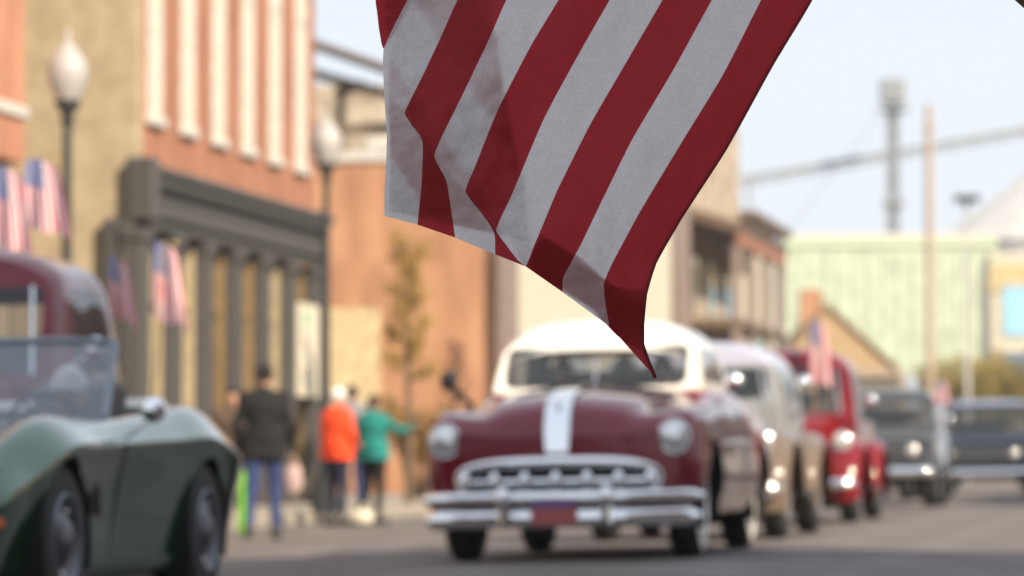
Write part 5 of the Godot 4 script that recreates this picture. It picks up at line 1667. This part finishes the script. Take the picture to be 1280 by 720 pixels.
func street_things() -> void:
	var l1 := pt(82, 579, 124.0)
	acorn_lamp("acorn-globe street lamp on a dark post before the tan side wall", Vector3(l1.x, -0.02, l1.z), (579.0 - 126.0) / 124.0 + 0.65)
	var l2 := pt(407, 579, 95.0)
	acorn_lamp("acorn-globe street lamp on a dark post at the storefront's far corner", Vector3(l2.x, -0.02, l2.z), (579.0 - 205.0) / 95.0 + 0.65)
	var a := pt(510, 579, 82.0)
	small_tree("slender young street tree with thin yellow-green leaves", "street_tree", Vector3(a.x, -0.02, a.z), (579.0 - 285.0) / 82.0 + 0.65, 0.50, 1.9, M.leaf_olive, 2000, 11, 0.10)
	var b := pt(570, 579, 68.0)
	small_tree("small bare reddish sapling near the orange brick wall", "sapling", Vector3(b.x, -0.02, b.z), (579.0 - 420.0) / 68.0 + 0.65, 0.30, 1.5, M.leaf_russet, 800, 5, 0.08)
	var c := pt(527, 579, 72.0)
	bush("tall dry brown grass clump at the edge of the lot", Vector3(c.x, -0.02, c.z), 1.25, 1.7, M.dry_grass, 4200, 9, 0.15)
	var k := 0
	for q in [[1196, 28.5, 4.0, 5.6, "autumn-yellow bush beside the utility pole"], [1246, 29.0, 4.4, 6.0, "tall autumn-yellow bush under the cream block's blue panels"], [1298, 28.0, 4.2, 5.4, "low autumn-yellow bush at the silo's side of the cream block"]]:
		var p := pt(q[0], 579, q[1])
		bush(q[4], Vector3(p.x, -0.2, p.z), q[2], q[3] * 0.92, M.leaf_gold, 4800, 31 + k, 0.3, "bushes before the cream block")
		k += 1
	# wooden rack that stands in the maroon pickup's bed
	var rk := thing("wooden_rack", "orange-brown wooden rack standing in the maroon pickup's bed", "rack", Vector3(-6.85, road_y(-6.85) + 0.66, -24.2))
	for x in [-0.18, 0.12]: piece("upright", M.orange_wood, rk, Vector3(x, 0.28, 0), Vector3(0.045, 0.56, 0.045), 0.008)
	for y in [0.2, 0.53]: piece("rail", M.orange_wood, rk, Vector3(-0.03, y, 0.03), Vector3(0.4, 0.05, 0.03), 0.008)
	# neon green folded chair bag behind the roadster
	var nb := pt(305, 579, 120.0)
	var bag := thing("chair_bag", "neon green drawstring bag standing on the road behind the green roadster", "bag", Vector3(nb.x, road_y(nb.x), nb.z))
	var bg := Geo.new()
	bg.lathe([Vector2(0.001, 0.0), Vector2(0.05, 0.01), Vector2(0.058, 0.12), Vector2(0.055, 0.4), Vector2(0.058, 0.56), Vector2(0.04, 0.62), Vector2(0.025, 0.64), Vector2(0.04, 0.68), Vector2(0.001, 0.67)], 14)
	part("sack", bg, M.neon, bag)
	var bh := Geo.new()
	bh.tube([Vector3(0.055, 0.12, 0), Vector3(0.1, 0.35, 0), Vector3(0.05, 0.57, 0)], [0.012, 0.012, 0.012], 6)
	part("strap", bh, M.black_trim, bag)
func crowd() -> void:
	var a := pt(330, 579, 128.0)
	var man := person("man in black jacket, dark cap and blue jeans walking away with a white bag", Vector3(a.x, road_y(a.x), a.z), PI + 0.15, {"top": M.black_cloth, "trousers": M.denim, "hair": M.dark_hair, "cap": M.black_cloth, "h": 1.70, "fat": 1.12, "hem": 0.8,
		"knee": [Vector3(-0.1, 0.5, 0.08), Vector3(0.12, 0.5, -0.02)], "ankle": [Vector3(-0.11, 0.085, 0.04), Vector3(0.14, 0.1, -0.12)], "elbow": [Vector3(-0.27, 1.12, -0.04), Vector3(0.27, 1.12, -0.05)], "hand": [Vector3(-0.29, 0.86, 0.06), Vector3(0.27, 0.88, 0.04)]})
	var hp: Vector3 = man.transform * Vector3(-0.28, 0.62, 0.08)
	var bg := thing("white_bag", "pale plastic shopping bag hanging from the hand of the man in black", "bag", hp)
	var sack := []
	for k in 9:
		var row := []
		for q in 17:
			var an := TAU * q / 16.0
			var r := 0.095 * pow(sin(PI * (k + 0.35) / 9.2), 0.5) * (1.0 + 0.1 * sin(an * 3.0 + k))
			row.append(Vector3(cos(an) * r, -0.17 + k * 0.035, sin(an) * r * 0.55))
		sack.append(row)
	var sg := Geo.new()
	sg.grid(sack)
	part("sack", sg, M.pink_plastic, bg)
	var hg := Geo.new()
	hg.tube([Vector3(-0.05, 0.09, 0), Vector3(0, 0.2, 0), Vector3(0.05, 0.09, 0)], [0.008, 0.008, 0.008], 5)
	part("handle", hg, M.pink_plastic, bg)
	var b := pt(421, 579, 101.0)
	person("person in bright orange jacket and white cap standing at the kerb", Vector3(b.x, road_y(b.x) + 0.002, b.z), 2.5, {"top": M.orange_cloth, "trousers": M.navy_cloth, "hair": M.grey_hair, "cap": M.white_cloth, "h": 1.68, "fat": 1.32, "hem": 0.84, "elbow": [Vector3(-0.28, 1.13, 0.02), Vector3(0.28, 1.13, 0.02)], "hand": [Vector3(-0.16, 1.02, 0.2), Vector3(0.16, 1.02, 0.2)]})
	var c := pt(466, 579, 99.0)
	person("person in teal jacket pointing down the street with one arm out", Vector3(c.x, road_y(c.x) + 0.002, c.z), PI - 0.5, {"top": M.teal_cloth, "trousers": M.black_cloth, "hair": M.brown_hair, "hair_low": 0.72, "h": 1.63, "fat": 1.34, "hem": 0.86, "elbow": [Vector3(-0.42, 1.24, 0.06), Vector3(0.27, 1.12, 0.0)], "hand": [Vector3(-0.6, 1.3, 0.14), Vector3(0.24, 0.92, 0.1)]})
	var d := pt(440, 579, 94.0)
	person("dark-haired person in blue jeans half hidden between the orange and teal jackets", Vector3(d.x, -0.0, d.z), PI + 0.3, {"top": M.grey_cloth, "trousers": M.denim, "hair": M.dark_hair, "h": 1.66})
	var e := pt(291, 579, 108.0)
	person("person in dark brown coat facing the cars beside the storefront", Vector3(e.x, road_y(e.x), e.z), 0.3, {"top": M.brown_cloth, "trousers": M.navy_cloth, "hair": M.dark_hair, "h": 1.66})
	var wb := pt(463, 579, 100.0)
	var ba := thing("white_sack", "lumpy pale sack lying by the feet of the person in teal", "bag", Vector3(wb.x, road_y(wb.x) + 0.09, wb.z + 0.5))
	var lump := []
	for k in 9:
		var row := []
		for q in 17:
			var an := TAU * q / 16.0
			var th := PI * k / 8.0
			row.append(Vector3(sin(th) * cos(an) * 0.15 * (1.0 + 0.12 * sin(an * 4.0 + k)), maxf(cos(th) * 0.11, -0.085), sin(th) * sin(an) * 0.14))
		lump.append(row)
	var lg := Geo.new()
	lg.grid(lump)
	part("cloth", lg, M.paper, ba)
	var tie := Geo.new()
	tie.tube([Vector3(0.0, 0.09, 0), Vector3(0.02, 0.15, 0.01), Vector3(0.06, 0.17, 0.02)], [0.02, 0.03, 0.015], 7)
	part("knot", tie, M.paper, ba)
	# people in the cars
	person("driver in lilac top at the wheel of the green roadster", Vector3(-5.21, road_y(-5.21) - 0.06, -18.06), 0.0, {"seated": true, "top": M.lilac_cloth, "trousers": M.denim, "hair": M.grey_hair, "cap": M.white_cloth, "h": 1.66, "elbow": [Vector3(-0.24, 1.14, 0.14), Vector3(0.24, 1.14, 0.14)], "hand": [Vector3(-0.15, 1.22, 0.36), Vector3(0.15, 1.22, 0.36)]})
	person("driver in dark coat behind the wheel of the white-roofed sedan", Vector3(-3.67, 0.23, -28.10), 0.0, {"seated": true, "top": M.brown_cloth, "trousers": M.navy_cloth, "hair": M.brown_hair, "h": 1.66, "elbow": [Vector3(-0.24, 1.14, 0.14), Vector3(0.24, 1.14, 0.14)], "hand": [Vector3(-0.15, 1.22, 0.36), Vector3(0.15, 1.22, 0.36)]})
	person("passenger in dark clothes seated beside the white-roofed sedan's driver", Vector3(-4.41, 0.23, -28.15), 0.15, {"seated": true, "top": M.black_cloth, "trousers": M.navy_cloth, "hair": M.dark_hair, "h": 1.64})
	person("rear passenger with white cap between the white-roofed sedan's front seats", Vector3(-4.05, 0.23, -28.85), 0.0, {"seated": true, "top": M.white_cloth, "trousers": M.navy_cloth, "hair": M.grey_hair, "cap": M.white_cloth, "h": 1.66})
func small_flags() -> void:
	# the sticks stand in the pickup's bed; the cloth hangs limp
	for q in [[206, 300, 198, 0.24, 0.50, -0.10, "small limp flag on a stick at the tail of the maroon pickup"], [148, 318, 205, 0.18, 0.38, 0.0, "small narrow flag on a stick right behind the maroon pickup's cab"], [52, 196, 194, 0.34, 0.46, 0.10, "small wide flag on a tall stick in the maroon pickup, beside the street lamp"], [8, 205, 198, 0.30, 0.52, 0.06, "small flag held high over the maroon pickup's cab roof"]]:
		var top := pt(q[0], q[1], q[2])
		var foot := Vector3(top.x + q[5], road_y(top.x) + 0.7, top.z)
		stick_flag(q[6], foot, top, Vector3(q[3], -0.08, 0.05), Vector3(0.04, -q[4], 0.0), "small flags in the maroon pickup")
	var t2 := pt(1022, 398, 113.0)
	stick_flag("small flag hanging at the red truck's windshield", Vector3(t2.x - 0.05, 1.15, t2.z), t2, Vector3(0.26, -0.08, 0.03), Vector3(0.03, -0.7, 0))
	var t3 := pt(1178, 474, 82.0)
	stick_flag("tiny flag on the grey utility vehicle's mirror", Vector3(t3.x + 0.02, 1.18, t3.z), t3, Vector3(0.22, -0.05, 0.03), Vector3(0.02, -0.36, 0))

# ---------------------------------------------------------------- materials
func materials() -> void:
	var fine := noise_image(3, 0.05, 256, Color(0.72, 0.72, 0.72), Color(1, 1, 1), 5)
	var blotch := noise_image(4, 0.016, 256, Color(0.62, 0.6, 0.58), Color(1, 1, 1), 5)
	var mild := noise_image(14, 0.03, 256, Color(0.84, 0.83, 0.82), Color(1, 1, 1), 5)
	var streaky := noise_image(5, 0.02, 256, Color(0.80, 0.77, 0.75), Color(1.0, 1.0, 1.0), 5, 4)
	var relief := noise_image(6, 0.09, 256, Color(0, 0, 0), Color(1, 1, 1), 4)
	var grain := noise_image(8, 0.12, 256, Color(0.55, 0.55, 0.55), Color(1, 1, 1), 3)
	mat("rubber", 0.022, 0.021, 0.022, 0.75); mat("whitewall", 0.72, 0.68, 0.62, 0.6)
	mat("chrome", 0.88, 0.88, 0.89, 0.07, 1.0); mat("steel", 0.55, 0.55, 0.56, 0.28, 1.0); mat("dark_steel", 0.2, 0.23, 0.26, 0.3, 0.7); mat("brass", 0.6, 0.42, 0.16, 0.3, 1.0)
	mat("underside", 0.012, 0.012, 0.013, 0.9); mat("black_trim", 0.018, 0.018, 0.02, 0.5)
	mat("lamp_glass", 0.85, 0.84, 0.82, 0.16, 0.65); mat("seat_grey", 0.16, 0.14, 0.13, 0.8)
	mat("amber", 0.65, 0.12, 0.02, 0.25)
	paint("maroon", 0.18, 0.007, 0.018); paint("ivory", 0.80, 0.77, 0.70); paint("green", 0.013, 0.080, 0.030, 0.18).metallic = 0.5
	paint("cream", 0.26, 0.27, 0.28); paint("bronze", 0.15, 0.11, 0.08); paint("old_maroon", 0.18, 0.008, 0.020); paint("lilac_grey", 0.42, 0.42, 0.52)
	paint("red", 0.17, 0.004, 0.008); paint("grey_paint", 0.075, 0.085, 0.10); paint("tan_paint", 0.32, 0.24, 0.16); paint("navy_paint", 0.022, 0.03, 0.05); paint("blue_grey", 0.2, 0.24, 0.34)
	glass("car_glass", 0.05, 0.06, 0.065, 0.35); glass("roadster_glass", 0.22, 0.26, 0.30, 0.4); glass("shop_glass", 0.5, 0.55, 0.55, 0.25)
	mat("plate_red", 0.42, 0.10, 0.10, 0.4); mat("plate_blue", 0.08, 0.10, 0.32, 0.4)
	weathered(mat("brick", 0.43, 0.20, 0.125, 0.9), streaky, 0.35, relief, 0.4)
	weathered(mat("brick_orange", 0.56, 0.27, 0.17, 0.9), streaky, 0.35, relief, 0.4)
	weathered(mat("brick_side", 0.54, 0.29, 0.165, 0.9), streaky, 0.3, relief, 0.4)
	weathered(mat("brick_dark", 0.34, 0.25, 0.20, 0.9), streaky, 0.35, relief, 0.4)
	weathered(mat("tan_brick", 0.49, 0.40, 0.27, 0.9), mild, 0.25, relief, 0.4)
	weathered(mat("cream_wall", 0.80, 0.74, 0.60, 0.85), fine, 0.3); weathered(mat("cream_wall2", 0.62, 0.52, 0.40, 0.85), blotch, 0.25)
	weathered(mat("cream_paint_wall", 0.80, 0.64, 0.38, 0.85), fine, 0.3)
	weathered(mat("yellow_wall", 0.75, 0.62, 0.34, 0.85), fine, 0.3)
	weathered(mat("gold_wall", 0.40, 0.25, 0.09, 0.8), blotch, 0.7)
	weathered(mat("storefront", 0.10, 0.095, 0.092, 0.6), fine, 0.8)
	weathered(mat("white_board", 0.86, 0.80, 0.68, 0.7), fine, 0.5); weathered(mat("white_trim", 0.82, 0.78, 0.72, 0.7), fine, 0.5)
	weathered(mat("cream_trim", 0.56, 0.45, 0.28, 0.7), fine, 0.6)
	weathered(mat("mauve_stone", 0.36, 0.28, 0.25, 0.85), fine, 0.5)
	mat("tar", 0.05, 0.05, 0.05, 0.95); mat("paper", 0.66, 0.60, 0.48, 0.8); weathered(mat("gold_trim", 0.34, 0.22, 0.09, 0.6), fine, 0.6); mat("dark_rim", 0.10, 0.10, 0.11, 0.35, 0.8); mat("green_print", 0.05, 0.4, 0.22, 0.7)
	weathered(mat("wood", 0.22, 0.11, 0.05, 0.6), grain, 0.9); weathered(mat("old_wood", 0.30, 0.22, 0.15, 0.9), grain, 0.6)
	weathered(mat("pale_wood", 0.74, 0.56, 0.42, 0.9), grain, 0.4); weathered(mat("orange_wood", 0.62, 0.28, 0.07, 0.7), grain, 2.0)
	weathered(mat("pole_wood", 0.17, 0.085, 0.035, 0.5), grain, 6.0)
	mat("stick", 0.45, 0.32, 0.18, 0.7)
	mat("brown_metal", 0.14, 0.09, 0.065, 0.6); mat("brown_red", 0.30, 0.13, 0.08, 0.7)
	weathered(mat("pale_green", 0.60, 0.69, 0.53, 0.7), mild, 0.1); mat("pale_green2", 0.54, 0.64, 0.45, 0.7)
	mat("blue_panel", 0.32, 0.60, 0.80, 0.6); mat("blue_panel2", 0.10, 0.26, 0.5, 0.6); mat("sign_blue", 0.35, 0.62, 0.70, 0.5)
	weathered(mat("roof_brown", 0.42, 0.27, 0.14, 0.9), fine, 0.4); weathered(mat("roof_tan", 0.60, 0.42, 0.24, 0.9), fine, 0.4)
	weathered(mat("silo", 0.74, 0.73, 0.72, 0.6), fine, 0.1); mat("galvanised", 0.32, 0.34, 0.36, 0.55, 0.3)
	weathered(mat("asphalt", 0.215, 0.19, 0.18, 0.9), blotch, 0.22, relief, 0.5)
	weathered(mat("pavement", 0.46, 0.40, 0.33, 0.9), fine, 0.4, relief, 0.3); weathered(mat("kerb", 0.48, 0.42, 0.35, 0.9), fine, 0.7)
	weathered(mat("earth", 0.30, 0.26, 0.20, 1.0), blotch, 0.05)
	mat("lamp_black", 0.03, 0.035, 0.035, 0.45)
	var gl := mat("globe", 0.46, 0.44, 0.43, 0.35)
	gl.backlight_enabled = true; gl.backlight = Color(0.5, 0.5, 0.5)
	mat("bark", 0.14, 0.10, 0.07, 0.95)
	for q in [["leaf_olive", 0.36, 0.22, 0.05], ["leaf_russet", 0.24, 0.09, 0.05], ["leaf_gold", 0.28, 0.20, 0.035], ["dry_grass", 0.34, 0.19, 0.06]]:
		var m := mat(q[0], q[1], q[2], q[3], 0.7)
		m.backlight_enabled = true; m.backlight = Color(0.5, 0.5, 0.4); m.cull_mode = BaseMaterial3D.CULL_DISABLED
	mat("skin", 0.52, 0.30, 0.21, 0.55)
	for q in [["black_cloth", 0.009, 0.009, 0.010], ["denim", 0.03, 0.05, 0.15], ["pink_plastic", 0.5, 0.36, 0.34], ["navy_cloth", 0.022, 0.027, 0.06], ["orange_cloth", 0.85, 0.07, 0.012], ["teal_cloth", 0.012, 0.21, 0.19], ["white_cloth", 0.8, 0.78, 0.76], ["grey_cloth", 0.2, 0.2, 0.22], ["brown_cloth", 0.09, 0.06, 0.045], ["lilac_cloth", 0.32, 0.26, 0.42], ["dark_hair", 0.02, 0.014, 0.01], ["brown_hair", 0.05, 0.03, 0.018], ["grey_hair", 0.4, 0.38, 0.36]]:
		mat(q[0], q[1], q[2], q[3], 0.9)
	mat("neon", 0.20, 0.60, 0.03, 0.7)
	# flag cloth: thin woven fabric that lets light through
	var weave := Image.create(256, 256, false, Image.FORMAT_RGB8)
	var rng := RandomNumberGenerator.new()
	rng.seed = 21
	var rows := []
	var cols := []
	for k in 256:
		rows.append(rng.randf_range(-0.01, 0.01)); cols.append(rng.randf_range(-0.01, 0.01))
	for y in 256:
		for x in 256:
			var c: float = 0.88 + rows[y] + cols[x] + rng.randf_range(-0.05, 0.05) + (0.02 if (x + y) % 2 else -0.02)
			weave.set_pixel(x, y, Color(c, c, c))
	var wt := ImageTexture.create_from_image(weave)
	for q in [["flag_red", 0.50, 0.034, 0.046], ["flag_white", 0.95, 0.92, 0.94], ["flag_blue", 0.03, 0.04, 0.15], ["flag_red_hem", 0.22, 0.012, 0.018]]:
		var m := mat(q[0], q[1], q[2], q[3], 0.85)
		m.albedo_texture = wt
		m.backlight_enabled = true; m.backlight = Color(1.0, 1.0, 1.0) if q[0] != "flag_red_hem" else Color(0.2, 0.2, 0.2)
		m.cull_mode = BaseMaterial3D.CULL_DISABLED
		m.heightmap_enabled = true; m.heightmap_texture = wt; m.heightmap_scale = 0.06
	var fc := mat("flag_cloth", 1, 1, 1, 0.85)
	fc.albedo_texture = flag_print()
	fc.backlight_enabled = true; fc.backlight = Color(0.8, 0.8, 0.8); fc.cull_mode = BaseMaterial3D.CULL_DISABLED

func _ready() -> void:
	# camera: long lens, wide open, focused on the flag
	var cam := Camera3D.new()
	cam.name = "camera"
	var lens := CameraAttributesPhysical.new()
	lens.frustum_focal_length = 12.0 / (360.0 / FOCAL)
	lens.frustum_focus_distance = FOCAL / FLAG_S
	lens.frustum_near = 0.5; lens.frustum_far = 3000.0
	lens.exposure_aperture = lens.frustum_focal_length * 0.001 / 0.026
	cam.attributes = lens
	add_child(cam)
	cam.transform = Transform3D(cam_basis, EYE)
	cam.fov = rad_to_deg(2.0 * atan(360.0 / FOCAL))
	cam.near = 0.5; cam.far = 3000.0
	cam.current = true
	# sky
	var sky := ProceduralSkyMaterial.new()
	sky.sky_top_color = Color(0.735, 0.775, 0.83)
	sky.sky_horizon_color = Color(0.782, 0.805, 0.826)
	sky.sky_curve = 0.2
	sky.ground_bottom_color = Color(0.42, 0.38, 0.34); sky.ground_horizon_color = Color(0.6, 0.57, 0.53)
	sky.sun_angle_max = 20.0; sky.sun_curve = 0.08
	var env := Environment.new()
	env.background_mode = Environment.BG_SKY
	env.sky = Sky.new()
	env.sky.sky_material = sky
	env.tonemap_mode = Environment.TONE_MAPPER_LINEAR
	env.tonemap_exposure = 1.57
	env.sdfgi_enabled = true; env.ssao_enabled = true; env.ssil_enabled = true
	env.fog_enabled = true; env.fog_density = 0.0004; env.fog_light_color = Color(0.95, 0.96, 0.98)
	var we := WorldEnvironment.new()
	we.name = "environment"
	we.environment = env
	add_child(we)
	# sun: low autumn sun from behind the right shoulder
	var sun := DirectionalLight3D.new()
	sun.name = "sun"
	sun.light_color = Color(1.0, 0.93, 0.82)
	sun.light_energy = 1.5
	sun.light_angular_distance = 0.6
	sun.shadow_enabled = true
	add_child(sun)
	sun.look_at_from_position(Vector3(0.642, 0.545, 0.539) * 50.0, Vector3.ZERO)
	materials()
	ground_all()
	near_building()
	corner_building()
	far_brick()
	balcony_building()
	far_end()
	right_side()
	street_things()
	all_cars()
	big_flag()
	small_flags()
	crowd()
